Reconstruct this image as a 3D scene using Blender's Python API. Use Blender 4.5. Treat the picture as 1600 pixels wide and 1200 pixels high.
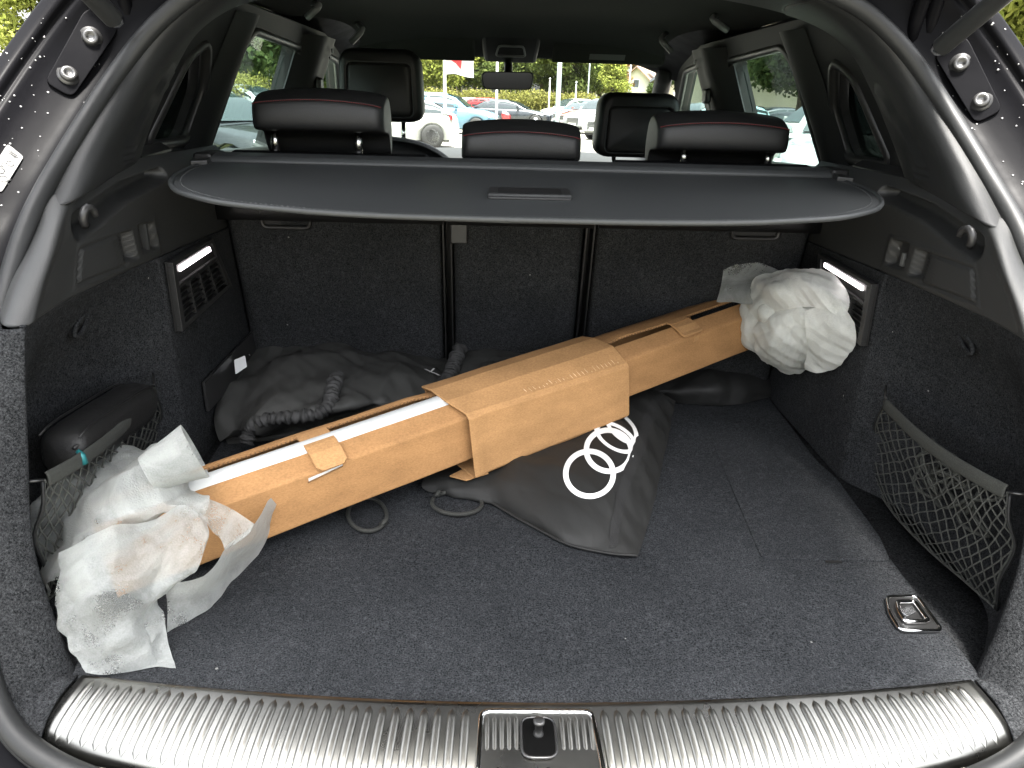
import bpy, bmesh, math, random
import numpy as np
from mathutils import Vector, Matrix, noise
from mathutils.bvhtree import BVHTree
from mathutils.geometry import tessellate_polygon

for o in list(bpy.data.objects): bpy.data.objects.remove(o)
S = bpy.context.scene
COL = S.collection
R = math.radians
random.seed(7)
rng = np.random.default_rng(7)

# ------------------------------------------------------------------ camera
CAM = np.array([-.057, -.657, .636]); PITCH, YAW, ROLL = R(21.61), R(-1.78), R(1.64); FPX = 1118.15
def ray(px, py):
    a, b = (px-800)/FPX, (py-600)/FPX
    c, s = math.cos(ROLL), math.sin(ROLL); u = c*a+s*b; v = -s*a+c*b
    c, s = math.cos(PITCH), math.sin(PITCH); y = c-s*v; z = -s-c*v
    c, s = math.cos(YAW), math.sin(YAW)
    return np.array([c*u-s*y, s*u+c*y, z])
def P(px, py, x=None, y=None, z=None):
    """the point of the plane x=, y= or z= that stands at this place of the photograph"""
    d = ray(px, py)
    if x is not None: t = (x-CAM[0])/d[0]
    elif y is not None: t = (y-CAM[1])/d[1]
    else: t = (z-CAM[2])/d[2]
    return CAM+t*d
cam = bpy.data.cameras.new('camera'); co = bpy.data.objects.new('camera', cam); COL.objects.link(co)
cam.sensor_fit = 'HORIZONTAL'; cam.sensor_width = 36; cam.lens = FPX/1600*36
cam.clip_start = .02; cam.clip_end = 2000
fw = Vector(ray(800, 600)); rt = Vector(ray(801, 600)-ray(800, 600)).normalized(); up = Vector(ray(800, 599)-ray(800, 600)).normalized()
co.matrix_world = Matrix(((rt.x, up.x, -fw.x, CAM[0]), (rt.y, up.y, -fw.y, CAM[1]), (rt.z, up.z, -fw.z, CAM[2]), (0, 0, 0, 1)))
S.camera = co

# ------------------------------------------------------------------ overcast sky and soft sun
SUN_EL, SUN_AZ = R(76), R(165)          # azimuth from +y, clockwise: high behind the car, veiled
w = bpy.data.worlds.new('World'); S.world = w; w.use_nodes = True
nt = w.node_tree; nt.nodes.clear()
sky = nt.nodes.new('ShaderNodeTexSky'); sky.sky_type = 'NISHITA'; sky.sun_disc = False
sky.sun_elevation = SUN_EL; sky.sun_rotation = SUN_AZ; sky.air_density = 1.0; sky.dust_density = 6.0; sky.ozone_density = 1.0
hs = nt.nodes.new('ShaderNodeHueSaturation'); hs.inputs['Saturation'].default_value = .22
bg = nt.nodes.new('ShaderNodeBackground'); bg.inputs['Strength'].default_value = .15
wo = nt.nodes.new('ShaderNodeOutputWorld')
nt.links.new(sky.outputs[0], hs.inputs['Color']); nt.links.new(hs.outputs[0], bg.inputs['Color']); nt.links.new(bg.outputs[0], wo.inputs['Surface'])
sl = bpy.data.lights.new('sun', 'SUN'); sl.energy = 5.0; sl.angle = R(10); sl.color = (1, .96, .9)
so = bpy.data.objects.new('sun', sl); COL.objects.link(so)
sd = Vector((math.sin(SUN_AZ)*math.cos(SUN_EL), math.cos(SUN_AZ)*math.cos(SUN_EL), math.sin(SUN_EL)))
so.rotation_euler = sd.to_track_quat('Z', 'Y').to_euler()
S.view_settings.view_transform = 'Standard'; S.view_settings.look = 'None'; S.view_settings.gamma = 1
S.view_settings.use_curve_mapping = False; S.view_settings.exposure = 2.85
S.cycles.use_denoising = True
S.cycles.max_bounces = 8; S.cycles.diffuse_bounces = 4; S.cycles.glossy_bounces = 4; S.cycles.transmission_bounces = 6; S.cycles.transparent_max_bounces = 12
S.cycles.caustics_reflective = False; S.cycles.caustics_refractive = False; S.cycles.sample_clamp_indirect = 6

# ------------------------------------------------------------------ materials
M = {}
def mat(name, base, rough=.6, metal=0, spec=.5, var=0, vscale=20, bump=0, bscale=200, bdist=.002, tint=None, detail=3,
        bump2=0, bscale2=20, sheen=0, coat=0, emis=None, estr=0, stretch=None, rvar=0):
    m = bpy.data.materials.new(name); m.use_nodes = True
    n, l = m.node_tree.nodes, m.node_tree.links
    b = n['Principled BSDF']
    b.inputs['Base Color'].default_value = (*base, 1); b.inputs['Roughness'].default_value = rough
    b.inputs['Metallic'].default_value = metal; b.inputs['Specular IOR Level'].default_value = spec
    b.inputs['Sheen Weight'].default_value = sheen; b.inputs['Coat Weight'].default_value = coat
    tc = n.new('ShaderNodeTexCoord'); vec = tc.outputs['Object']
    if stretch:
        mp = n.new('ShaderNodeMapping'); mp.inputs['Scale'].default_value = stretch; l.new(vec, mp.inputs['Vector']); vec = mp.outputs[0]
    def nz(scale, det=detail):
        t = n.new('ShaderNodeTexNoise'); t.inputs['Scale'].default_value = scale; t.inputs['Detail'].default_value = det
        t.inputs['Roughness'].default_value = .6; l.new(vec, t.inputs['Vector']); return t
    if var:
        t = nz(vscale, 5); mx = n.new('ShaderNodeMix'); mx.data_type = 'RGBA'
        t2 = tint or tuple(min(1, c*(1+var)) for c in base); lo = tuple(c*(1-var) for c in base)
        mx.inputs['A'].default_value = (*lo, 1); mx.inputs['B'].default_value = (*t2, 1)
        cr = n.new('ShaderNodeMapRange'); cr.inputs['From Min'].default_value = .3; cr.inputs['From Max'].default_value = .7
        l.new(t.outputs['Fac'], cr.inputs['Value']); l.new(cr.outputs[0], mx.inputs['Factor']); l.new(mx.outputs['Result'], b.inputs['Base Color'])
    if rvar:
        t = nz(vscale*.7 or 15, 4); cr = n.new('ShaderNodeMapRange'); cr.inputs['From Min'].default_value = .3; cr.inputs['From Max'].default_value = .7
        cr.inputs['To Min'].default_value = max(.02, rough-rvar); cr.inputs['To Max'].default_value = rough+rvar
        l.new(t.outputs['Fac'], cr.inputs['Value']); l.new(cr.outputs[0], b.inputs['Roughness'])
    nrm = None
    for bb, sc in ((bump, bscale), (bump2, bscale2)):
        if bb:
            t = nz(sc); bp = n.new('ShaderNodeBump'); bp.inputs['Strength'].default_value = bb; bp.inputs['Distance'].default_value = bdist
            l.new(t.outputs['Fac'], bp.inputs['Height'])
            if nrm: l.new(nrm, bp.inputs['Normal'])
            nrm = bp.outputs[0]
    if nrm: l.new(nrm, b.inputs['Normal'])
    if emis: b.inputs['Emission Color'].default_value = (*emis, 1); b.inputs['Emission Strength'].default_value = estr
    M[name] = m
    return m
def carpet(name, base, speck, sc=700):
    m = mat(name, base, rough=1.0, spec=.03, bump=.9, bscale=sc, bdist=.0022, bump2=.5, bscale2=60, sheen=.0)
    n, l = m.node_tree.nodes, m.node_tree.links; b = n['Principled BSDF']; tc = [x for x in n if x.type == 'TEX_COORD'][0]
    t = n.new('ShaderNodeTexNoise'); t.inputs['Scale'].default_value = sc*.75; t.inputs['Detail'].default_value = 4; t.inputs['Roughness'].default_value = .75
    t2 = n.new('ShaderNodeTexNoise'); t2.inputs['Scale'].default_value = 7; t2.inputs['Detail'].default_value = 5
    t3 = n.new('ShaderNodeTexNoise'); t3.inputs['Scale'].default_value = 130; t3.inputs['Detail'].default_value = 3; t3.inputs['Distortion'].default_value = 1.5
    for q in (t, t2, t3): l.new(tc.outputs['Object'], q.inputs['Vector'])
    def rmp(src, a, c, lo, hi):
        r = n.new('ShaderNodeMapRange'); r.inputs['From Min'].default_value = a; r.inputs['From Max'].default_value = c
        r.inputs['To Min'].default_value = lo; r.inputs['To Max'].default_value = hi; l.new(src, r.inputs['Value']); return r.outputs[0]
    a1 = n.new('ShaderNodeMath'); a1.operation = 'MULTIPLY_ADD'; l.new(rmp(t.outputs['Fac'], .38, .68, 0, .75), a1.inputs[0])
    l.new(rmp(t2.outputs['Fac'], .3, .7, .7, 1.15), a1.inputs[1]); l.new(rmp(t3.outputs['Fac'], .45, .75, 0, .3), a1.inputs[2])
    mx = n.new('ShaderNodeMix'); mx.data_type = 'RGBA'; mx.inputs['A'].default_value = (*base, 1); mx.inputs['B'].default_value = (*speck, 1)
    l.new(a1.outputs[0], mx.inputs['Factor']); l.new(mx.outputs['Result'], b.inputs['Base Color'])
    # stray pale lint
    v = n.new('ShaderNodeTexVoronoi'); v.inputs['Scale'].default_value = 16; l.new(tc.outputs['Object'], v.inputs['Vector'])
    lt = n.new('ShaderNodeMath'); lt.operation = 'LESS_THAN'; lt.inputs[1].default_value = .028; l.new(v.outputs['Distance'], lt.inputs[0])
    m2 = n.new('ShaderNodeMix'); m2.data_type = 'RGBA'; l.new(mx.outputs['Result'], m2.inputs['A']); m2.inputs['B'].default_value = (.2, .2, .19, 1)
    mm = n.new('ShaderNodeMath'); mm.operation = 'MULTIPLY'; mm.inputs[1].default_value = .8; l.new(lt.outputs[0], mm.inputs[0]); l.new(mm.outputs[0], m2.inputs['Factor'])
    l.new(m2.outputs['Result'], b.inputs['Base Color'])
    return m
def glassy(name, tint, refl=.018, rough=.0):
    m = bpy.data.materials.new(name); m.use_nodes = True; n, l = m.node_tree.nodes, m.node_tree.links; n.clear()
    t = n.new('ShaderNodeBsdfTransparent'); t.inputs[0].default_value = (*tint, 1)
    g = n.new('ShaderNodeBsdfGlossy'); g.inputs['Roughness'].default_value = rough
    lw = n.new('ShaderNodeLayerWeight'); pw = n.new('ShaderNodeMath'); pw.operation = 'POWER'; pw.inputs[1].default_value = 5; l.new(lw.outputs['Facing'], pw.inputs[0])
    lw.inputs['Blend'].default_value = .5; fr = n.new('ShaderNodeMath'); fr.operation = 'MULTIPLY_ADD'; fr.inputs[1].default_value = .3; fr.inputs[2].default_value = refl; l.new(pw.outputs[0], fr.inputs[0])
    mx = n.new('ShaderNodeMixShader'); o = n.new('ShaderNodeOutputMaterial')
    l.new(fr.outputs[0], mx.inputs[0]); l.new(t.outputs[0], mx.inputs[1]); l.new(g.outputs[0], mx.inputs[2]); l.new(mx.outputs[0], o.inputs[0])
    M[name] = m; return m
carpet('floor_carpet', (.0068, .0075, .0084), (.067, .0705, .0755), 620)
carpet('side_carpet', (.0062, .0066, .0072), (.058, .0605, .0635), 600)
carpet('seat_carpet', (.0085, .0090, .0097), (.062, .0640, .0670), 600)
mat('trim_plastic', (.024, .0248, .0245), rough=.5, spec=.4, bump=.35, bscale=700, bdist=.001)
mat('pillar_plastic', (.016, .0168, .0170), rough=.48, spec=.28, bump=.35, bscale=800, bdist=.001)
mat('smooth_plastic', (.02, .02, .02), rough=.4, spec=.45, bump=.1, bscale=400, bdist=.0006)
mat('recess_plastic', (.028, .029, .029), rough=.5, spec=.4)
mat('black_plastic', (.008, .008, .008), rough=.5)
mat('rubber', (.015, .0157, .016), rough=.52, spec=.3, bump=.15, bscale=300, bdist=.0006, rvar=.08)
mat('black_paint', (.0035, .0035, .0042), rough=.42, spec=.04, coat=0, bump=.08, bscale=60, bdist=.001, rvar=.08)
mat('headliner', (.026, .028, .027), rough=.95, spec=.1, bump=.4, bscale=500, bdist=.001)
mat('cabin_trim', (.012, .0125, .013), rough=.6, spec=.3)
mat('leather', (.014, .0142, .0143), rough=.46, spec=.4, bump=.5, bscale=420, bdist=.0007, bump2=.15, bscale2=25)
mat('dark_leather', (.005, .005, .0053), rough=.45, spec=.4, bump=.4, bscale=420, bdist=.0007)
mat('red_thread', (.20, .02, .025), rough=.7)
mat('grey_thread', (.09, .092, .09), rough=.7)
mat('cover_vinyl', (.034, .0365, .037), rough=.48, spec=.4, bump=.25, bscale=500, bdist=.0008, bump2=.1, bscale2=12)
mat('steel', (.27, .268, .25), rough=.30, metal=1, var=.10, vscale=14, rvar=.07, bump=.03, bscale=60, bdist=.001)
mat('chrome', (.85, .85, .84), rough=.08, metal=1)
mat('post_metal', (.62, .62, .61), rough=.22, metal=1)
mat('dark_metal', (.08, .08, .08), rough=.35, metal=.8)
mat('lashing_metal', (.55, .56, .57), rough=.25, metal=.9)
mat('grip_plastic', (.10, .105, .105), rough=.4)
mat('lamp_light', (1, 1, 1), emis=(1, .90, .92), estr=1.6)
mat('sticker_white', (.13, .13, .127), rough=.5)
mat('sticker_ink', (.06, .06, .06), rough=.6)
mat('recess_shade_black', (.002, .002, .002), rough=.9, spec=.05)
mat('water_drop', (.16, .16, .16), rough=.03, spec=.8)
glassy('windscreen_glass', (.90, .95, .91)); glassy('tinted_glass', (.66, .75, .72)); glassy('privacy_glass', (.055, .065, .06))

# ------------------------------------------------------------------ helpers
def link(name, me, material=None, parent=None, loc=None, smooth=True):
    o = bpy.data.objects.new(name, me); COL.objects.link(o)
    if material is not None and not me.materials: me.materials.append(M[material] if isinstance(material, str) else material)
    if parent is not None: o.parent = parent
    if loc is not None: o.location = loc
    return o
def mk(name, v, f, material, parent=None, smooth=True, solid=0, bevel=0, sub=0, loc=None, off=-1, face=None):
    me = bpy.data.meshes.new(name); me.from_pydata([tuple(map(float, p)) for p in v], [], [tuple(map(int, q)) for q in f]); me.validate()
    bm = bmesh.new(); bm.from_mesh(me); bmesh.ops.recalc_face_normals(bm, faces=bm.faces)
    if face is not None and sum((q.normal.dot(Vector(face)) for q in bm.faces)) < 0: bmesh.ops.reverse_faces(bm, faces=bm.faces)
    bm.to_mesh(me); bm.free()
    if smooth: me.polygons.foreach_set('use_smooth', [True]*len(me.polygons))
    o = link(name, me, material, parent, loc)
    if solid: md = o.modifiers.new('s', 'SOLIDIFY'); md.thickness = solid; md.offset = off
    if bevel: md = o.modifiers.new('b', 'BEVEL'); md.width = bevel; md.segments = 3; md.limit_method = 'ANGLE'; md.angle_limit = R(40); md.harden_normals = False
    if sub: md = o.modifiers.new('u', 'SUBSURF'); md.levels = sub; md.render_levels = sub
    if bevel and smooth: me.set_sharp_from_angle(angle=R(45)) if hasattr(me, 'set_sharp_from_angle') else None
    return o
class G:
    """collects verts and faces of one mesh"""
    def __init__(s): s.v = []; s.f = []
    def add(s, v, f):
        b = len(s.v); s.v += [tuple(map(float, p)) for p in v]; s.f += [tuple(i+b for i in q) for q in f]; return s
    def box(s, c, d, rot=None):
        pts = [Vector((sx*d[0]/2, sy*d[1]/2, sz*d[2]/2)) for sx in (-1, 1) for sy in (-1, 1) for sz in (-1, 1)]
        if rot is not None: pts = [rot @ p for p in pts]
        return s.add([p+Vector(c) for p in pts], [(0, 1, 3, 2), (4, 6, 7, 5), (0, 4, 5, 1), (2, 3, 7, 6), (0, 2, 6, 4), (1, 5, 7, 3)])
    def hexa(s, a, b):
        """two quads a (4 pts) and b (4 pts)"""
        return s.add(list(a)+list(b), [(0, 1, 2, 3), (7, 6, 5, 4), (0, 4, 5, 1), (1, 5, 6, 2), (2, 6, 7, 3), (3, 7, 4, 0)])
    def tube(s, pts, r, n=8, closed=False, caps=True):
        pts = [Vector(p) for p in pts]; N = len(pts); rr = r if hasattr(r, '__len__') else [r]*N
        prev = None; base = len(s.v)
        for i, p in enumerate(pts):
            if closed: t = pts[(i+1) % N]-pts[i-1]
            else: t = pts[min(i+1, N-1)]-pts[max(i-1, 0)]
            t = t.normalized() if t.length > 1e-9 else Vector((0, 0, 1))
            if prev is None:
                a = Vector((0, 0, 1)) if abs(t.z) < .9 else Vector((1, 0, 0)); u = t.cross(a).normalized()
            else: u = (prev-t*prev.dot(t)); u = u.normalized() if u.length > 1e-6 else t.orthogonal().normalized()
            prev = u; v = t.cross(u)
            for k in range(n):
                a = 2*math.pi*k/n; q = p+(u*math.cos(a)+v*math.sin(a))*rr[i]; s.v.append(tuple(q))
        for i in range(N if closed else N-1):
            j = (i+1) % N
            for k in range(n): s.f.append((base+i*n+k, base+i*n+(k+1) % n, base+j*n+(k+1) % n, base+j*n+k))
        if caps and not closed:
            s.f.append(tuple(base+k for k in range(n))[::-1]); s.f.append(tuple(base+(N-1)*n+k for k in range(n)))
        return s
    def lathe(s, prof, n=16, axis='z', c=(0, 0, 0)):
        base = len(s.v)
        for r, h in prof:
            for k in range(n):
                a = 2*math.pi*k/n; p = (r*math.cos(a), r*math.sin(a), h)
                if axis == 'x': p = (p[2], p[0], p[1])
                if axis == 'y': p = (p[0], p[2], p[1])
                s.v.append((p[0]+c[0], p[1]+c[1], p[2]+c[2]))
        for i in range(len(prof)-1):
            for k in range(n): s.f.append((base+i*n+k, base+i*n+(k+1) % n, base+(i+1)*n+(k+1) % n, base+(i+1)*n+k))
        s.f.append(tuple(base+k for k in range(n))[::-1]); s.f.append(tuple(base+(len(prof)-1)*n+k for k in range(n)))
        return s
    def out(s, name, material, parent=None, **k): return mk(name, s.v, s.f, material, parent, **k)
def crom(p, n):
    """Catmull-Rom through the rows of p (k, ...) -> (n, ...)"""
    p = np.asarray(p, float); k = len(p); e = np.concatenate([[2*p[0]-p[1]], p, [2*p[-1]-p[-2]]])
    t = np.linspace(0, k-1-1e-9, n); i = t.astype(int); u = (t-i).reshape((-1,)+(1,)*(p.ndim-1))
    a, b, c, d = e[i], e[i+1], e[i+2], e[i+3]
    return .5*(2*b+(c-a)*u+(2*a-5*b+4*c-d)*u*u+(3*b-a-3*c+d)*u**3)
def patch(ctrl, nu, nv):
    g = crom(np.asarray(ctrl, float), nu); return np.transpose(crom(np.transpose(g, (1, 0, 2)), nv), (1, 0, 2))
def gridf(nu, nv, closed=False):
    f = [(i*nv+j, i*nv+j+1, (i+1)*nv+j+1, (i+1)*nv+j) for i in range(nu-1) for j in range(nv-1)]
    if closed: f += [(i*nv+nv-1, i*nv, (i+1)*nv, (i+1)*nv+nv-1) for i in range(nu-1)]
    return f
def surf(name, g, material, parent=None, **k):
    nu, nv = g.shape[:2]; return mk(name, g.reshape(-1, 3), gridf(nu, nv), material, parent, **k)
def gnormals(g):
    du = np.gradient(g, axis=0); dv = np.gradient(g, axis=1); n = np.cross(du, dv); return n/np.maximum(np.linalg.norm(n, axis=2, keepdims=True), 1e-9)
def mir(a):
    a = np.array(a, float); a[..., 0] *= -1; return a
def sstep(a, b, x): t = np.clip((np.asarray(x, float)-a)/(b-a), 0, 1); return t*t*(3-2*t)
def plate(pts, thick, d):
    """polygon pts pushed along d by thick -> verts, faces"""
    pts = [Vector(p) for p in pts]; d = Vector(d)*thick; n = len(pts)
    return [*pts, *[p+d for p in pts]], [tuple(range(n)), tuple(range(2*n-1, n-1, -1))]+[(i, (i+1) % n, n+(i+1) % n, n+i) for i in range(n)]
def rounded(pts, r, seg=4):
    """round the corners of a 2-d or 3-d polygon"""
    out = []; pts = [Vector(p) for p in pts]; n = len(pts)
    for i, p in enumerate(pts):
        a, b = pts[i-1]-p, pts[(i+1) % n]-p; ra = min(r, a.length*.45, b.length*.45)
        A, B = p+a.normalized()*ra, p+b.normalized()*ra
        for k in range(seg+1):
            t = k/seg; out.append(A*(1-t)**2+p*2*t*(1-t)+B*t*t)
    return out
def empty(name, loc=(0, 0, 0), rz=0):
    o = bpy.data.objects.new(name, None); COL.objects.link(o); o.location = loc; o.rotation_euler = (0, 0, rz); o.empty_display_size = .1; return o
def tag(o, label=None, cat=None, group=None, kind=None):
    if label: o['label'] = label
    if cat: o['category'] = cat
    if group: o['group'] = group
    if kind: o['kind'] = kind
    return o
def copy_tree(o, parent=None):
    c = o.copy(); COL.objects.link(c); c.parent = parent
    for ch in list(o.children): copy_tree(ch, c)
    return c
GZ = -.76            # height of the car park below the boot floor
# ------------------------------------------------------------------ the car whose boot is open
WORLD_ROOTS = []
def wroot(name, loc, label, cat, group=None):
    o = empty(name, loc); WORLD_ROOTS.append(o); return tag(o, label, cat, group)
car = wroot('car', (0, 1.2, GZ), 'black estate car seen into its open boot, with dark carpet, headrests and steel sill', 'car')

def sideof(s, a):
    a = np.array(a, float); a[..., 0] *= s; return a
def xfloor(y): return .545+.055*np.asarray(y)/.87
def sill_in(x): return -.037+.037*(np.asarray(x)/.523)**2
def sill_out(x): return -.150+.078*(np.asarray(x)/.523)**2

# floor panel, cut to the sill in front and to the side panels
xs = np.linspace(-1, 1, 41); ysn = np.linspace(0, 1, 25)
g = np.zeros((41, 25, 3))
for i, a in enumerate(xs):
    for j, b in enumerate(ysn):
        y0 = float(sill_in(a*.54))+.0; y = y0+b*(.93-y0); x = a*float(xfloor(y)); g[i, j] = (x, y, .0)
        g[i, j, 2] += .0015*noise.noise((x*6, y*6, 2))
floor = surf('floor_panel', g, 'floor_carpet', car, solid=.022, bevel=.004, face=(0, 0, 1))
# flap beside the right side pocket, its own carpeted board
fl = [P(1112, 688, z=.002), P(1235, 683, z=.002), P(1308, 748, z=.002), P(1375, 838, z=.002), P(1392, 876, z=.002), P(1190, 872, z=.002)]
v, f = plate(rounded([(p[0], p[1], .0022) for p in fl], .012), .003, (0, 0, -1))
flap = mk('floor_flap', v, f, 'floor_carpet', car, smooth=False, bevel=.0012)
c = P(1304, 880, z=.001); sl_ = G(); sl_.box((c[0], c[1]+.003, .0012), (.024, .0045, .002)); sl_.out('pull_slot', 'black_plastic', floor, smooth=False)
# base under the panel and the pocket bottoms
g = np.array([[(x, y, -.008) for y in (.0, .2, .5, .97)] for x in (-.74, -.3, .3, .74)]); surf('boot_base', g, 'side_carpet', car, solid=.01, face=(0, 0, 1))
# lashing eye, right
q = [P(1383, 935, z=0), P(1432, 934, z=0), P(1473, 990, z=0), P(1405, 990, z=0), P(1388, 962, z=0)]
q = [(p[0], p[1], .0035) for p in q]; qc = Vector(np.mean(q, axis=0))
eye = empty('lashing_eye'); eye.parent = car
v, f = plate(rounded([Vector(p) for p in q], .008), .004, (0, 0, -1)); mk('eye_plate', v, f, 'dark_metal', eye, bevel=.001, smooth=False)
t = G(); t.tube([qc+(Vector(p)-qc)*.97+Vector((0, 0, .0005)) for p in rounded([Vector(p) for p in q], .010)], .0026, 8, closed=True); t.out('eye_rim', 'chrome', eye)
t = G(); t.tube([qc+(Vector(p)-qc)*.55+Vector((.002, 0, .003)) for p in rounded([Vector(p) for p in q], .010)], .0034, 8, closed=True); t.out('ring', 'chrome', eye)
t = G(); t.box(qc+Vector((0, 0, .002)), (.020, .012, .004), Matrix.Rotation(.5, 3, 'Z')); t.out('eye_pad', 'lashing_metal', eye, bevel=.001, smooth=False)

# ---- sill plate with its ribs, latch frame and striker
NX = 121
prof = [(0, .001), (.03, .0048), (.09, .0046), (.22, .0034), (.38, .0010), (.55, -.0030), (.70, -.0080), (.84, -.0145), (.94, -.022), (1.0, -.034)]
g = np.zeros((NX, len(prof), 3))
for i, x in enumerate(np.linspace(-.523, .523, NX)):
    k = x+0; a, b = float(sill_in(x)), float(sill_out(x))
    for j, (t_, z) in enumerate(prof):
        g[i, j] = (x*(1+.035*t_), a+(b-a)*t_, z+.001)
keep = []
sill = surf('sill_plate', g, 'steel', car, solid=.002, face=(0, -.3, 1))
def rib_mesh(x, t0, t1, wd, h):
    """one pressed rib that follows the sill's section at this place"""
    v = []; f = []; n = 15; a_, b_ = float(sill_in(x)), float(sill_out(x)); pt_, pz_ = zip(*prof)
    for i in range(n):
        u = i/(n-1); t_ = t0+(t1-t0)*u; e = math.sqrt(max(0, 1-abs(2*u-1)**8)); y = (b_-a_)*t_; z = float(np.interp(t_, pt_, pz_))
        for k in range(7):
            q = math.pi*k/6; v.append((math.cos(q)*wd*e+x*.035*t_, y, math.sin(q)*h*e+z+.0008))
    for i in range(n-1):
        for k in range(6): f.append((i*7+k, i*7+k+1, (i+1)*7+k+1, (i+1)*7+k))
    me = bpy.data.meshes.new('rib'); me.from_pydata(v, [], f); me.polygons.foreach_set('use_smooth', [True]*len(f)); me.materials.append(M['steel']); return me
for x in np.arange(-.504, .505, .0152):
    if abs(x) < .070: continue
    o = link('rib', rib_mesh(x, .12, .93, .0048, .0022), None, sill); o.location = (x, float(sill_in(x)), .001)
lf = [(-.062, -.052), (.062, -.052), (.064, -.135), (-.064, -.135)]
fr = rounded([Vector((x, y, .0042)) for x, y in lf], .010)
t = G(); t.tube(fr, .0036, 8, closed=True); t.out('latch_frame', 'chrome', sill)
v, f = plate([(-.060, -.054, .003), (.060, -.054, .003), (.062, -.133, .002), (-.062, -.133, .002)], .004, (0, 0, -1))
mk('latch_plate', v, f, 'steel', sill, smooth=False)
LRIB = rib_mesh(0, .18, .80, .0026, .0014)
for x in list(np.arange(-.055, -.02, .0078))+list(np.arange(.026, .058, .0078)):
    o = link('rib', LRIB, None, sill); o.location = (x, -.040, .003)
rec = rounded([Vector((-.0185, -.060, .0046)), Vector((.0185, -.060, .0046)), Vector((.0185, -.112, .0046)), Vector((-.0185, -.112, .0046))], .012)
v, f = plate(rec, .0025, (0, 0, -1)); mk('latch_recess_shade', v, f, 'recess_shade_black', sill, smooth=False)  # flat plate, not cut in: shade of the hole is put into its black
t = G(); t.tube(rec, .0016, 6, closed=True); t.out('recess_lip', 'dark_metal', sill)
t = G(); t.lathe([(.0058, .004), (.0058, .006), (.0042, .0075), (.0042, .020), (.0062, .0205), (.0062, .0235), (.005, .0245)], 14, c=(0, -.082, 0)); t.out('striker', 'dark_metal', sill)

# ---- weather seal round the opening
half = [(0, -.172, -.050), (.25, -.152, -.046), (.43, -.117, -.036), (.530, -.088, -.018), (.588, -.050, .012), (.615, -.01, .08), (.64, .05, .17), (.658, .14, .29), (.662, .23, .40),
        (.655, .30, .483), (.650, .40, .557), (.613, .50, .659), (.548, .535, .738), (.46, .54, .790), (.33, .543, .818), (.17, .545, .832), (0, .546, .836)]
loop = [Vector(p) for p in half]+[Vector((-p[0], p[1], p[2])) for p in half[-2:0:-1]]
lp = np.array(loop); ext = np.concatenate([lp[-3:], lp, lp[:4]]); sm = crom(ext, (len(ext)-1)*10+1)[30:30+len(lp)*10]
ctr = Vector((0, .2, .4))
def seal_off(pts, out, back):
    res = []
    N = len(pts)
    for i in range(N):
        t_ = Vector(pts[(i+1) % N]-pts[i-1]).normalized(); nrm = Vector((0, -.85, .5)); o_ = t_.cross(nrm).normalized()
        c_ = Vector(pts[i])-ctr
        if o_.dot(Vector((c_.x, 0, c_.z))) < 0: o_ = -o_
        b_ = t_.cross(o_).normalized()
        if b_.y > 0: b_ = -b_
        res.append(Vector(pts[i])+o_*out+b_*back)
    return res
t = G(); t.tube(sm, .0125, 10, closed=True); seal = t.out('weather_seal', 'rubber', car)
t = G(); t.tube(seal_off(sm, .012, -.006), .0075, 8, closed=True); t.out('seal_lip', 'rubber', seal)

# ---- side panels (right built, left mirrored)
zr = [-.012, .06, .15, .25, .33, .378]
cols = [
 [(.592, -.06), (.61, -.025), (.632, .02), (.648, .09), (.656, .16), (.659, .20)],
 [(.552, -.035), (.578, -.01), (.605, .022), (.616, .068), (.622, .113), (.624, .14)],
 [(.536, .0), (.560, .02), (.582, .048), (.590, .088), (.594, .120), (.596, .142)],
 [(.548, .025), (.572, .042), (.592, .066), (.597, .104), (.599, .136), (.600, .158)],
 [(.590, .07), (.615, .085), (.635, .11), (.640, .15), (.622, .185), (.611, .205)],
 [(.64, .15), (.668, .15), (.685, .18), (.682, .22), (.642, .25), (.615, .265)],
 [(.66, .28), (.682, .28), (.695, .30), (.685, .32), (.645, .34), (.617, .36)],
 [(.655, .41), (.668, .41), (.675, .42), (.66, .43), (.630, .44), (.616, .45)],
 [(.605, .505), (.612, .505), (.618, .51), (.616, .51), (.612, .52), (.613, .52)],
 [(.6, .545), (.602, .545), (.604, .545), (.605, .545), (.606, .545), (.609, .545)],
 [(.602, .68), (.602, .68), (.603, .68), (.603, .68), (.604, .68), (.606, .68)],
 [(.602, .80), (.602, .80), (.602, .80), (.602, .80), (.602, .80), (.603, .80)],
 [(.602, .95), (.602, .95), (.602, .95), (.602, .95), (.602, .95), (.602, .95)]]
cg = np.array([[(x, y, zr[i]) for i, (x, y) in enumerate(c_)] for c_ in cols])
carp_g = patch(cg, 110, 50)
side_trims = {}
def yz(px, py, x=.618):
    p = P(px, py, x=x); return np.array([p[1], p[2]])
def seg_d(p, a, b):
    ab = b-a; t_ = np.clip(((p-a)@ab)/(ab@ab), 0, 1); return np.linalg.norm(p-(a+t_[..., None]*ab), axis=-1)
def inpoly(pts, poly, soft):
    """signed inside measure of a convex polygon, smooth edge"""
    poly = np.array(poly); c_ = poly.mean(0); d = np.full(pts.shape[:-1], 1e9)
    for i in range(len(poly)):
        a, b = poly[i], poly[(i+1) % len(poly)]; n = np.array([-(b-a)[1], (b-a)[0]]); n = n/np.linalg.norm(n)
        if (c_-a)@n < 0: n = -n
        d = np.minimum(d, (pts-a)@n)
    return sstep(-soft, soft, d)
groove = [yz(1372, 300), yz(1440, 330), yz(1490, 366), yz(1524, 386)]
rec1 = [yz(1396, 374), yz(1420, 381), yz(1413, 420), yz(1387, 412)]
rec2 = [yz(1434, 390), yz(1452, 396), yz(1444, 434), yz(1424, 430)]
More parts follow.
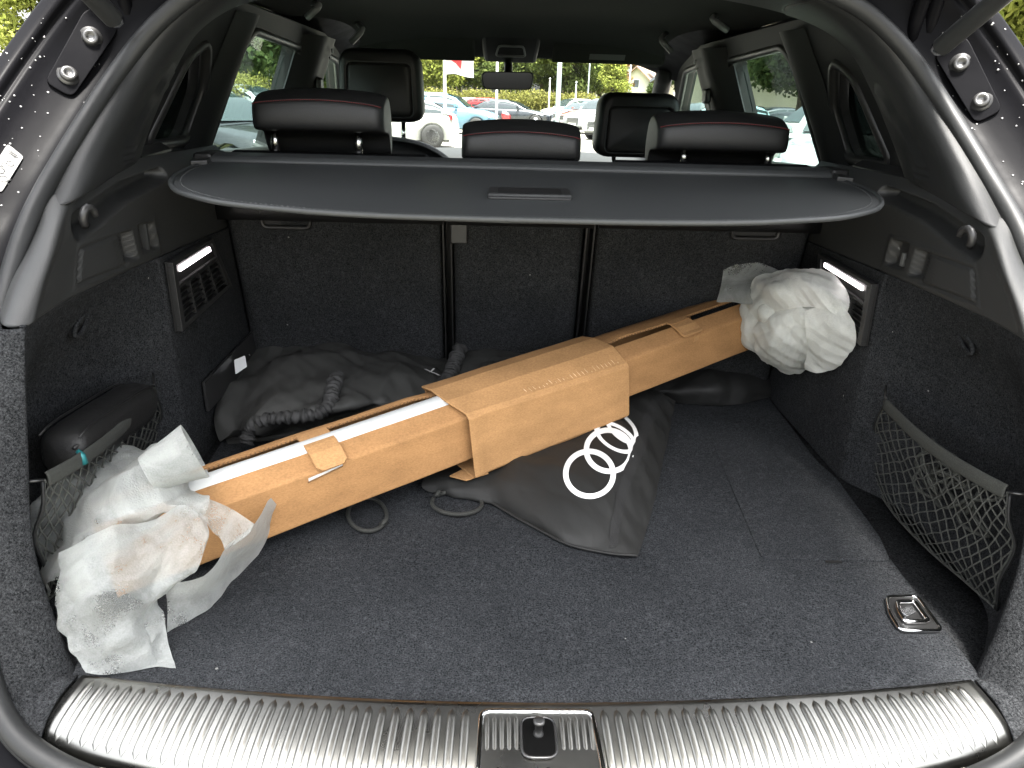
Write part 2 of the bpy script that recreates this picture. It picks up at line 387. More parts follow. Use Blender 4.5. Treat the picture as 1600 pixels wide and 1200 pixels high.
door = [yz(1456, 397), yz(1522, 420), yz(1528, 474), yz(1442, 441)]
frame = [yz(1392, 366), yz(1524, 412), yz(1533, 482), yz(1380, 424)]
zt = [.378, .42, .46, .50, .530]; ztop = [.497, .502, .507, .512, .522, .530, .532, .532, .532]
tc_ = [
 [(.659, .20), (.660, .235), (.658, .27), (.656, .30), (.658, .318)],
 [(.622, .15), (.630, .20), (.632, .25), (.634, .29), (.646, .325)],
 [(.597, .158), (.605, .205), (.612, .255), (.618, .30), (.634, .345)],
 [(.603, .190), (.609, .235), (.614, .285), (.621, .335), (.636, .395)],
 [(.614, .27), (.617, .31), (.619, .35), (.624, .41), (.642, .46)],
 [(.616, .40), (.618, .43), (.620, .46), (.624, .50), (.640, .54)],
 [(.614, .55), (.617, .56), (.619, .57), (.624, .60), (.645, .63)],
 [(.608, .70), (.612, .70), (.616, .70), (.622, .72), (.648, .74)],
 [(.604, .95), (.608, .95), (.614, .95), (.622, .95), (.650, .95)]]
tg = patch(np.array([[(x, y, zt[0]+(zt[i]-zt[0])*(ztop[q]-zt[0])/(zt[4]-zt[0])) for i, (x, y) in enumerate(c_)] for q, c_ in enumerate(tc_)]), 230, 64)
pt = tg[:, :, 1:]
dg = np.minimum.reduce([seg_d(pt, groove[i], groove[i+1]) for i in range(3)])
wid = .010+.010*sstep(.75, .30, tg[:, :, 1])
tg[:, :, 0] += .034*sstep(wid, wid*.45, dg)
tg[:, :, 0] -= .0022*inpoly(pt, frame, .003)
door_in = inpoly(pt, door, .0012); tg[:, :, 0] -= .0010*door_in
gp = np.zeros_like(dg)
for a, b in zip(door, door[1:]+door[:1]): gp = np.maximum(gp, sstep(.0028, .0010, seg_d(pt, a, b)))
tg[:, :, 0] += .0045*gp
ribm = inpoly(pt, [yz(1446, 395), yz(1468, 402), yz(1460, 445), yz(1438, 437)], .002)
rd = (door[1]-door[0])/np.linalg.norm(door[1]-door[0]); s_ = (pt-door[0])@rd
tg[:, :, 0] -= .0012*ribm*np.sin(s_*2*math.pi/.0075)
tg[:, :, 0] += .016*inpoly(pt, rec2, .002)
trim_r = tg.copy(); trim_r[:, :, 0] += .016*inpoly(pt, rec1, .002)
trim_l = tg.copy(); trim_l[:, :, 0] += .012*inpoly(pt, rec1, .002)
for s in (1, -1):
    sc_ = surf('side_carpet', sideof(s, carp_g), 'side_carpet', car, solid=.006, face=(-s, 0, 0))
    tr = surf('side_trim', sideof(s, trim_r if s > 0 else trim_l), 'trim_plastic', car, solid=.004, face=(-s, 0, 0))
    side_trims[s] = tr
    # hook at the rear end of the groove
    h = yz(1517, 384); hp = []
    for k in range(9):
        a = R(250-k*32); hp.append((s*(.612-.010*k/8), h[0]-.002+.010*math.cos(a)*(1 if True else 1), h[1]+.012+.012*math.sin(a)))
    t = G(); t.tube(hp, [.0055]*7+[.005, .0035], 8); t.out('hook', 'smooth_plastic', tr)
    # recesses: pale grip liner and peg / socket slots
    a, b, c_, d_ = rec2
    v, f = plate([(s*.6325, *(a*.92+b*.08)), (s*.6325, *(d_*.92+c_*.08)), (s*.6215, *(d_*.97+c_*.03+np.array([.006, 0]))), (s*.6215, *(a*.97+b*.03+np.array([.006, 0])))], .002, (0, 1, 0))
    mk('grip_liner', v, f, 'grip_plastic', tr, smooth=False)
    a, b, c_, d_ = rec1; ce = (a+b+c_+d_)/4
    if s > 0:
        v, f = plate([(s*.6325, *(a*.92+b*.08)), (s*.6325, *(d_*.92+c_*.08)), (s*.6215, *(d_*.97+c_*.03+np.array([.006, 0]))), (s*.6215, *(a*.97+b*.03+np.array([.006, 0])))], .002, (0, 1, 0))
        mk('grip_liner', v, f, 'grip_plastic', tr, smooth=False)
        t = G(); t.box((s*.624, ce[0]-.012, ce[1]-.007), (.010, .009, .022)); t.out('peg', 'grip_plastic', tr, smooth=False, bevel=.001)
    else:
        t = G()
        t.hexa([(s*.616, *(a*.55+b*.45)), (s*.616, *(a*.45+b*.55)), (s*.616, *(d_*.45+c_*.55)), (s*.616, *(d_*.55+c_*.45))], [(s*.628, *(a*.55+b*.45)), (s*.628, *(a*.45+b*.55)), (s*.628, *(d_*.45+c_*.55)), (s*.628, *(d_*.55+c_*.45))])
        t.out('slot_bar', 'recess_plastic', tr, smooth=False)
    # oval notch in the carpet above the pocket
    n_ = P(1503, 535, x=.640); ov = []
    for k in range(20):
        a = 2*math.pi*k/20; e = Vector((0, math.cos(a)*.022, math.sin(a)*.008)); e.rotate(Matrix.Rotation(.45, 3, 'X')); ov.append((s*.646, n_[1]+e.y, n_[2]+e.z))
    t = G(); t.tube(ov, .0035, 6, closed=True); ob = t.out('finger_notch', 'side_carpet', sc_)
    v, f = plate([(p[0]+s*.004, p[1], p[2]) for p in ov], .004, (s, 0, 0)); mk('notch_hole', v, f, 'black_plastic', sc_, smooth=False)

# carpeted corners between the sill's ends and the seal
for s in (1, -1):
    g = np.array([[(s*.530, -.0, .004), (s*.536, -.035, .000), (s*.536, -.070, -.014), (s*.528, -.082, -.022)], [(s*.560, -.012, .012), (s*.565, -.035, .004), (s*.555, -.062, -.010), (s*.540, -.082, -.022)], [(s*.592, -.050, .008), (s*.58, -.056, .002), (s*.566, -.068, -.008), (s*.550, -.080, -.020)]])
    surf('corner_carpet', patch(g, 14, 14), 'side_carpet', car, solid=.004, face=(0, 0, 1))
# ---- vents with their lit strip
def vent(s):
    if s > 0: qs = [P(1284, 396, x=.598), P(1369, 444, x=.598), P(1351, 541, x=.598), P(1279, 475, x=.598)]
    else: qs = [P(326, 372, x=-.598), P(262, 410, x=-.598), P(278, 518, x=-.598), P(357, 446, x=-.598)]
    if s < 0: qs = [qs[0], qs[1], qs[2], qs[3]]
    fi, ri, rb, fb = [np.array(q)[1:] for q in qs]     # front top, rear top, rear bottom, front bottom (y, z)
    ve = empty('vent'); ve.parent = car
    def pp(u, v_, dx=0):   # u front->rear, v top->bottom
        p = (fi*(1-u)+ri*u)*(1-v_)+(fb*(1-u)+rb*u)*v_; return (s*(.599-dx), p[0], p[1])
    v, f = plate([pp(0, 0), pp(1, 0), pp(1, 1), pp(0, 1)], .004, (s, 0, 0)); mk('vent_back', v, f, 'black_plastic', ve, smooth=False)
    t = G(); bw = .07
    for u0, u1, v0, v1 in ((0, 1, 0, .07), (0, 1, .92, 1), (0, bw, .07, .92), (1-bw, 1, .07, .92), (bw, 1-bw, .33, .38)):
        t.hexa([pp(u0, v0, .009), pp(u1, v0, .009), pp(u1, v1, .009), pp(u0, v1, .009)], [pp(u0, v0), pp(u1, v0), pp(u1, v1), pp(u0, v1)])
    t.out('vent_frame', 'smooth_plastic', ve, smooth=False, bevel=.0008)
    t = G(); t.hexa([pp(bw, .07, .006), pp(1-bw, .07, .006), pp(1-bw, .33, .004), pp(bw, .33, .004)], [pp(bw, .07), pp(1-bw, .07), pp(1-bw, .33), pp(bw, .33)]); t.out('lamp_housing', 'black_plastic', ve, smooth=False)
    t = G(); t.hexa([pp(.14, .11, .0085), pp(.86, .11, .0085), pp(.86, .185, .0085), pp(.14, .185, .0085)], [pp(.14, .11, .0062), pp(.86, .11, .0062), pp(.86, .185, .0055), pp(.14, .185, .0055)]); t.out('boot_lamp', 'lamp_light', ve, smooth=False)
    for c_ in range(4):
        u0 = bw+(1-2*bw)*c_/4; u1 = bw+(1-2*bw)*(c_+1)/4
        for r_ in range(6):
            v0 = .38+.54*r_/6
            t = G(); t.hexa([pp(u0+.01, v0+.01, .0075), pp(u1-.01, v0+.01, .0075), pp(u1-.01, v0+.05, .004), pp(u0+.01, v0+.05, .004)], [pp(u0+.01, v0+.018, .001), pp(u1-.01, v0+.018, .001), pp(u1-.01, v0+.055, .001), pp(u0+.01, v0+.055, .001)])
            t.out('slat', 'smooth_plastic', ve, smooth=False)
        if c_: 
            t = G(); t.hexa([pp(u0-.008, .38, .008), pp(u0+.008, .38, .008), pp(u0+.008, .92, .008), pp(u0-.008, .92, .008)], [pp(u0-.008, .38), pp(u0+.008, .38), pp(u0+.008, .92), pp(u0-.008, .92)]); t.out('divider', 'smooth_plastic', ve, smooth=False)
vent(1); vent(-1)
# black board between side wall and seat, left
q = [P(396, 513, x=-.596), P(315, 598, x=-.596), P(322, 643, x=-.596), P(398, 560, x=-.596)]
v, f = plate(q, .006, (1, 0, 0)); mk('side_board', v, f, 'smooth_plastic', car, smooth=False, bevel=.0015)

# ---- pillar trim and header, one arch in three pieces
arch = [  # seal, rounded ridge, face, window edge
 [(.650, .312, .489), (.622, .318, .494), (.611, .355, .503), (.620, .46, .518), (.648, .60, .528), (.70, .68, .530)],
 [(.647, .40, .557), (.620, .41, .560), (.609, .45, .565), (.620, .53, .572), (.648, .66, .580), (.69, .74, .585)],
 [(.610, .50, .659), (.588, .512, .658), (.578, .55, .660), (.592, .62, .665), (.630, .75, .672), (.67, .82, .68)],
 [(.545, .535, .738), (.528, .55, .733), (.520, .59, .733), (.538, .66, .737), (.594, .80, .742), (.635, .87, .75)],
 [(.457, .54, .789), (.445, .558, .780), (.440, .60, .780), (.455, .68, .784), (.52, .84, .790), (.58, .91, .795)],
 [(.328, .543, .817), (.322, .562, .806), (.318, .61, .806), (.325, .70, .812), (.37, .86, .822), (.42, .95, .83)],
 [(.17, .545, .831), (.168, .565, .819), (.165, .615, .819), (.168, .71, .826), (.18, .88, .838), (.20, .97, .85)],
 [(0, .546, .835), (0, .566, .823), (0, .616, .823), (0, .712, .830), (0, .89, .842), (0, .98, .855)]]
ar = np.array(arch); full = np.concatenate([ar, mir(ar[-2::-1])])
fg = patch(full, 14*24+1, 36)
cut = int(24*4.3)
# long moulded blister on each pillar
for s_i, rngi in ((1, range(0, cut)), (-1, range(14*24+1-cut, 14*24+1))): pass
def blister(gp_):
    n = gnormals(gp_); A = P(1372, 158, y=.66); B = P(1428, 262, y=.535)
    for s in (1, -1):
        a, b = np.array(A)*[s, 1, 1], np.array(B)*[s, 1, 1]; ab = b-a
        t_ = np.clip(((gp_-a)@ab)/(ab@ab), 0, 1); d = np.linalg.norm((gp_-(a+t_[..., None]*ab)), axis=-1)
        gp_ = gp_+n*(.006*sstep(.030, .022, d))[..., None]*(np.sign((n@np.array([-s, 0, 0]))))[..., None]
    return gp_
fg = blister(fg)
surf('pillar_trim', fg[:cut], 'pillar_plastic', car, solid=.004, face=(0, -1, -.3))
surf('pillar_trim', fg[-cut:], 'pillar_plastic', car, solid=.004, face=(0, -1, -.3))
surf('header_trim', fg[cut-1:-cut+1]+np.array([0, .002, .002]), 'pillar_plastic', car, solid=.004, face=(0, -1, -.3))

# ---- painted body round the opening: gutter, hinge plates, bolts, sticker
def strip(offs):
    idx = [i for i in range(len(sm))]
    return offs
body_rows = [seal_off(sm, .016, -.012), seal_off(sm, .030, -.022), seal_off(sm, .050, -.020), seal_off(sm, .085, .000), seal_off(sm, .100, .016), seal_off(sm, .108, .018), seal_off(sm, .112, .030), seal_off(sm, .128, .030), seal_off(sm, .142, .020), seal_off(sm, .175, -.05)]
bg_ = np.array([[tuple(p) for p in r_] for r_ in body_rows]); bg_ = np.concatenate([bg_, bg_[:, :1]], axis=1)
bg_ = np.transpose(bg_, (1, 0, 2)); bd = patch(bg_[::4], 161, 28)
surf('body_frame', bd, 'black_paint', car, solid=.003)
def on_body(px, py, ydep):
    return P(px, py, y=ydep)
bvh_body = BVHTree.FromPolygons([tuple(p) for p in bd.reshape(-1, 3)], gridf(*bd.shape[:2]))
def hit(bvh, px, py):
    d = Vector(ray(px, py)).normalized(); h = bvh.ray_cast(Vector(CAM), d); return (h[0], h[1]) if h[0] else (None, None)
hinge_px = {-1: [(107, 121), (143, 61)], 1: [(1532, 161), (1499, 102)]}
for s in (-1, 1):
    hp = empty('hinge_plate'); hp.parent = car; pts = []
    for px, py in hinge_px[s]:
        h, n = hit(bvh_body, px, py)
        if h is None: continue
        if n.dot(Vector(CAM)-h) < 0: n = -n
        pts.append((h, n)); q = n.to_track_quat('Z', 'Y').to_matrix()
        t = G(); t.lathe([(.0155, 0), (.0155, .003), (.0125, .0035), (.0118, .0065), (.0095, .010), (.006, .0105), (.005, .008), (.001, .008)], 20)
        v = [q @ Vector(p)+h+n*.006 for p in t.v]; mk('bolt', v, t.f, 'dark_metal', hp)
    if len(pts) == 2:
        (a, na), (b, nb) = pts; d = (b-a).normalized(); sd_ = na.cross(d).normalized(); o_ = na*.003
        poly = [a-d*.028-sd_*.018, a-d*.028+sd_*.020, b+d*.03+sd_*.024, b+d*.06-sd_*.004, b+d*.03-sd_*.024]
        v, f = plate(rounded([p+o_ for p in poly], .012), .006, na); mk('bracket', v, f, 'black_paint', hp, smooth=False, bevel=.0015)
# rain drops on the paint
dm = G(); dm.lathe([(.0016, 0), (.0013, .0006), (.0006, .0009)], 8)
for k in range(150):
    s = -1 if k % 2 else 1
    if s < 0: px, py = random.uniform(0, 190), random.uniform(20, 330)
    else: px, py = random.uniform(1450, 1600), random.uniform(20, 330)
    h, n = hit(bvh_body, px, py)
    if h is None: continue
    if n.dot(Vector(CAM)-h) < 0: n = -n
    if k == 0 or 'drops' not in globals(): drops = G()
    q = n.to_track_quat('Z', 'Y').to_matrix(); sc_ = random.uniform(.4, 1.2)
    drops.add([q @ (Vector(p)*sc_)+h+n*.0002 for p in dm.v], dm.f)
o = drops.out('rain_drops', 'water_drop', car); o['kind'] = 'stuff'
# sticker on the left pillar
h, n = hit(bvh_body, 8, 262)
if h is not None:
    if n.dot(Vector(CAM)-h) < 0: n = -n
    c1 = hit(bvh_body, 12, 226)[0]; c2 = hit(bvh_body, 37, 246)[0]; c3 = hit(bvh_body, 2, 302)[0]
    st_c = [c1, c2, c3, c1+(c3-c2)]
    v, f = plate(rounded([p+n*.0012 for p in st_c], .004), .0006, n); stk = mk('sticker', v, f, 'sticker_white', car, smooth=False)
    ux = (c2-c1); vy = (c3-c2); t = G()
    def ink(u, v_, r_):
        c_ = c1+ux*u+vy*v_+n*.0024; a = ux.normalized(); b = n.cross(a)
        t.tube([c_+(a*math.cos(k*.785)+b*math.sin(k*.785))*r_ for k in range(8)], .0004, 4, closed=True)
    for k in range(4): ink(.35+.10*k, .12, .0026)
    for (u, v_, r_) in ((.62, .34, .0042), (.30, .62, .007), (.75, .72, .005)): ink(u, v_, r_)
    for k in range(4):
        a = c1+ux*.15+vy*(.40+.05*k)+n*.0022; b = a+ux*(.3+.1*(k % 2)); t.tube([a, b], .0004, 4)
    t.out('sticker_print', 'sticker_ink', stk)

# ---- struts and tailgate overhead
def strut(s, a, b, r0, r1):
    t = G(); a, b = Vector(a), Vector(b); m_ = a.lerp(b, .62)
    t.tube([a, m_], r0, 14); o = t.out('gas_strut', 'rubber', car, bevel=.001)
    t2 = G(); t2.tube([m_, b], r1, 12); t2.out('strut_rod', 'dark_metal', o)
    t3 = G(); t3.lathe([(.006, -.012), (.011, -.006), (.012, 0), (.011, .006), (.006, .012)], 12, 'x', c=a); t3.out('ball_joint', 'chrome', o)
pr = P(1470, 74, y=.50); strut(1, pr, (pr[0]+.075, .10, pr[2]+.26), .014, .008)
pl = P(178, 30, y=.50); strut(-1, pl, (pl[0]-.075, .10, pl[2]+.26), .014, .008)
# hinge arms, painted, behind the struts
for s in (1, -1):
    b0 = P(1425, 30, y=.56) if s > 0 else P(206, 12, y=.56)
    for k in range(2):
        t = G(); dx = s*(.012+.024*k)
        t.tube([(b0[0]+dx, b0[1]+.02, b0[2]-.05), (b0[0]+dx, b0[1]+.01, b0[2]), (b0[0]+dx*.8, b0[1]-.01, b0[2]+.05), (b0[0]+dx*.5, b0[1]-.08, b0[2]+.10), (b0[0]+dx*.3, .30, b0[2]+.14)], .011, 10)
        t.out('hinge_arm', 'black_paint', car)
tgp = [[(x*sx, y, z+.02*(1-abs(x)**2)) for x, sx in zip(np.linspace(-1, 1, 9), [wd]*9)] for y, z, wd in ((.50, .90, .58), (.34, 1.02, .64), (.04, 1.24, .68), (-.22, 1.43, .68), (-.40, 1.52, .66), (-.56, 1.50, .62))]
tgg = patch(np.array(tgp), 50, 30); tail = surf('tailgate', tgg, 'black_paint', car, solid=.03, face=(0, 0, -1))
t = G(); v, f = plate([(-.45, .34, 1.005), (.45, .34, 1.005), (.5, .06, 1.205), (-.5, .06, 1.205)], .004, (0, 0, -1)); mk('tailgate_glass', v, f, 'privacy_glass', tail, smooth=False)

# ---- seat backs
def yback(z): return .905-.105*(np.asarray(z)/.47)
for i, (x0, x1) in enumerate(((-.602, -.162), (-.144, .131), (.151, .602))):
    nx, nz = 40, 30; g = np.zeros((nx, nz, 3))
    for a in range(nx):
        for b in range(nz):
            x = x0+(x1-x0)*a/(nx-1); z = -.01+.53*b/(nz-1)
            e = min(x-x0, x1-x)
            y = float(yback(z))+.018*(1-min(1, e/.02))**2-.004*math.sin(math.pi*(x-x0)/(x1-x0))+.003*noise.noise((x*5, z*5, i))
            g[a, b] = (x, y, z)
    sb = surf('seat_back', g, 'seat_carpet', car, solid=.05, face=(0, -1, 0))
    if i != 1:
        cpx = ((405, 322), (487, 322), (487, 337), (405, 334)) if i == 0 else ((1143, 338), (1221, 340), (1221, 355), (1143, 352))
        z0, z1 = .385, .425; xc = P(446, 330, y=.815)[0] if i == 0 else P(1182, 346, y=.815)[0]
        fr = rounded([Vector((xc-.048, float(yback(z0))-.007, z0)), Vector((xc+.048, float(yback(z0))-.007, z0)), Vector((xc+.048, float(yback(z1+.03))-.007, z1+.03)), Vector((xc-.048, float(yback(z1+.03))-.007, z1+.03))], .012)
        t = G(); t.tube(fr, .005, 8, closed=True); t.out('release_bezel', 'smooth_plastic', sb)
        v, f = plate([p+Vector((0, .003, 0)) for p in fr], .004, (0, 1, 0)); mk('release_recess', v, f, 'black_plastic', sb, smooth=False)
    if i == 1:
        zc = P(708, 358, y=.82)[2]; t = G()
        t.box((-.128, float(yback(.40))-.008, .385), (.034, .012, .046)); t.out('lock_cover', 'black_plastic', sb, bevel=.003, smooth=False)
        t = G(); t.box((-.128, float(yback(.40))-.010, .418), (.022, .014, .016)); t.out('lock_catch', 'smooth_plastic', sb, bevel=.003, smooth=False)

for xc_ in (-.153, .141):     # black trim in the gaps between the seat backs
    g = np.array([[(xc_+dx, float(yback(z))+dy, z) for z in np.linspace(-.005, .50, 12)] for dx, dy in ((-.0105, .010), (-.0095, -.001), (-.0065, -.001), (-.006, .055), (.006, .055), (.0065, -.001), (.0095, -.001), (.0105, .010))]); surf('split_trim', g, 'black_plastic', car, smooth=False)
# ---- rear headrests
def headrest(xc, wd, y0, z0, z1, low, posts, zp, mname='leather', thread='red_thread', nm='headrest'):
    """cushion seen from behind: flat rear face, piped edge, top rising to the front, deep nose hanging lower"""
    prof_ = [(.006, z0+.002), (.0, z0+.008), (-.003, (z0+z1)/2), (.001, z1-.004), (.006, z1), (.03, z1+.012), (.065, z1+.022), (.10, z1+.022), (.128, z1+.008), (.142, z1-.03), (.145, low+.04), (.138, low+.01), (.125, low), (.108, low+.012), (.102, z0-.03), (.095, z0-.010), (.075, z0-.002), (.03, z0-.002)]
    base = np.array([(y0+a_, b_) for a_, b_ in prof_]); pc = base.mean(0); n = len(prof_)
    xs_ = np.concatenate([[-1, -.992, -.97, -.93, -.86], np.linspace(-.75, .75, 9), [.86, .93, .97, .992, 1]]); V = []; F = []
    for x in xs_:
        e = max(0, (abs(x)-.80)/.20); k = math.sqrt(max(0, 1-e**2.4))*.42+.58     # rounded ends
        bow = .010*(1-x*x)                                                        # crowned top
        for q, (y, z) in enumerate(base):
            yy = y0+.070+(y-y0-.070)*(k if y < y0+.070 else .55+.45*k); zz = pc[1]+(z-pc[1])*((.70+.30*k) if z > pc[1] else (.86+.14*k))
            if 3 <= q <= 9: zz += bow
            V.append((xc+x*wd/2, yy, zz))
    m_ = len(xs_)
    for i in range(m_-1):
        for k in range(n): F.append((i*n+k, i*n+(k+1) % n, (i+1)*n+(k+1) % n, (i+1)*n+k))
    F.append(tuple(range(n))[::-1]); F.append(tuple((m_-1)*n+k for k in range(n)))
    o = mk(nm, V, F, mname, car, sub=2)
    if thread:
        pts = [np.array(V[i*n+4])*.5+np.array(V[i*n+3])*.5+np.array([0, -.0012, .0012]) for i in range(2, m_-2)]
        sm_ = crom(pts, 160); t = G()
        for k in range(0, 158, 2): t.tube([sm_[k], sm_[k+1]], .0007, 5)
        t.out('stitching', thread, o)
        t = G(); t.tube(crom([p+np.array([0, .0022, .0008]) for p in pts], 80), .0011, 6); t.out('piping', mname, o)
    for px_ in posts:
        t = G(); t.tube([(xc+px_, y0+.072, z0+.01), (xc+px_, y0+.060, zp)], .0078, 14); t.out('post', 'post_metal', o)
        t = G(); t.lathe([(.017, zp-.012), (.017, zp+.001), (.013, zp+.005), (.008, zp+.005)], 16, c=(xc+px_, y0+.060, 0)); t.out('post_sleeve', 'black_plastic', o)
    return o
YH = .83
def zat(px, py, y=YH): return P(px, py, y=y)[2]
def xat(px, py, y=YH): return P(px, py, y=y)[0]
xl0, xl1 = xat(388, 180), xat(598, 190); headrest((xl0+xl1)/2, xl1-xl0, YH, zat(493, 206), zat(493, 164), zat(590, 252), (xat(415, 225)-(xl0+xl1)/2, xat(551, 225)-(xl0+xl1)/2), zat(493, 248))
xr0, xr1 = xat(1030, 215), xat(1240, 215); headrest((xr0+xr1)/2, xr1-xr0, YH, zat(1135, 238), zat(1135, 200), zat(1040, 268), (xat(1081, 250)-(xr0+xr1)/2, xat(1218, 250)-(xr0+xr1)/2), zat(1135, 266))
xm0, xm1 = xat(720, 235), xat(910, 235); headrest((xm0+xm1)/2, xm1-xm0, YH, zat(815, 251), zat(815, 214), zat(815, 262)-.02, (-.05, .045), zat(815, 259)-.004)
# leather tops of the rear bench
t = G()
for x0, x1 in ((-.61, -.16), (-.15, .145), (.155, .61)):
    gp2 = patch(np.array([[(x, y, z) for (y, z) in ((.80, .40), (.81, .50), (.86, .512), (.95, .50), (1.02, .40), (1.06, .1))] for x in np.linspace(x0, x1, 5)]), 12, 24)
    t.add(gp2.reshape(-1, 3), gridf(12, 24))
t.out('rear_bench', 'dark_leather', car, solid=.01)

# ---- front seats
def front_seat(px0, px1, ptop, pbot, y):
    x0, x1 = P(px0, ptop, y=y)[0], P(px1, ptop, y=y)[0]; xc = (x0+x1)/2; wd = x1-x0; zt_, zb = P((px0+px1)/2, ptop, y=y)[2], P((px0+px1)/2, pbot, y=y)[2]
    # headrest: rounded slab with a framed back
    def slab(w2, zlo, zhi, ya, yb, rr, name, m_, par, tp=.86):
        out_ = rounded([Vector((-w2, 0, zlo)), Vector((w2, 0, zlo)), Vector((w2*tp*1.06, 0, zhi)), Vector((-w2*tp*1.06, 0, zhi))], rr, 6)
        v = []; f = []; n = len(out_)
        cz = (zlo+zhi)/2
        for (yy, k) in ((ya, .86), (ya+.006, .95), (ya+.02, 1), (yb-.02, 1), (yb-.006, .95), (yb, .84)):
            for p in out_: v.append((xc+p.x*k, yy, cz+(p.z-cz)*k))
        for i in range(5):
            for k in range(n): f.append((i*n+k, i*n+(k+1) % n, (i+1)*n+(k+1) % n, (i+1)*n+k))
        f.append(tuple(range(n))[::-1]); f.append(tuple(5*n+k for k in range(n))); return mk(name, v, f, m_, par)
    hr = slab(wd/2, zb, zt_, y-.03, y+.085, .045, 'front_headrest', 'dark_leather', car)
    slab(wd/2*.80, zb+.012, zt_-.035, y-.036, y-.02, .02, 'headrest_shell', 'black_plastic', hr, .9)
    for s in (-1, 1):
        t = G(); t.tube([(xc+s*.06, y+.03, zb+.01), (xc+s*.06, y+.02, zb-.07)], .0065, 12); t.out('post', 'chrome', hr)
    zs = zb-.045
    gp2 = []
    for a in np.linspace(0, 1, 25):
        sh = zs-.10*abs(2*a-1)**3.2-.015*abs(2*a-1); xx = xc+(a-.5)*.50
        gp2.append([(xx, y-.035, zs-.55), (xx, y-.05, sh-.25), (xx, y-.04, sh-.04), (xx, y, sh), (xx, y+.06, sh-.01), (xx, y+.10, sh-.12), (xx, y+.14, zs-.55)])
    se = surf('front_seat', patch(np.array(gp2), 49, 40), 'dark_leather', car)
    return se
front_seat(524, 661, 76, 190, 1.62)
front_seat(933, 1068, 145, 246, 1.62)

# ---- cabin shell: roof, sides with window openings, dash, screen
def xw(z): return .78-.40*(max(z, .40)-.47) if z > .40 else .80
rows_ = []
for y, zc, zs_, xs_ in ((.72, .842, .79, .55), (.98, .866, .82, .62), (1.3, .882, .835, .645), (1.8, .880, .835, .65), (2.15, .845, .800, .63), (2.36, .788, .762, .60)):
    rows_.append([(x*xs_, y, zs_+(zc-zs_)*(1-abs(x)**3.4)) for x in (-1, -.92, -.75, -.45, 0, .45, .75, .92, 1)])
surf('roof_liner', patch(np.array(rows_), 60, 48), 'headliner', car, solid=.03, face=(0, 0, -1))
def hit_side(px, py, s):
    """where the view through this place of the photo meets the leaning side wall"""
    d = ray(px, py); lo, hi = .3, 6
    for _ in range(50):
        m_ = (lo+hi)/2; p = CAM+d*m_
        if abs(p[0]) < xw(p[2]): lo = m_
        else: hi = m_
    return CAM+d*lo
holes_r = {'quarter': [(.80, .535), (1.00, .535), (1.03, .64), (.98, .735), (.90, .70)],
           'rear': [(1.13, .495), (1.68, .475), (1.68, .765), (1.24, .775), (1.19, .74)],
           'front': [(1.93, .47), (2.62, .45), (2.50, .62), (2.22, .755), (1.93, .77)]}
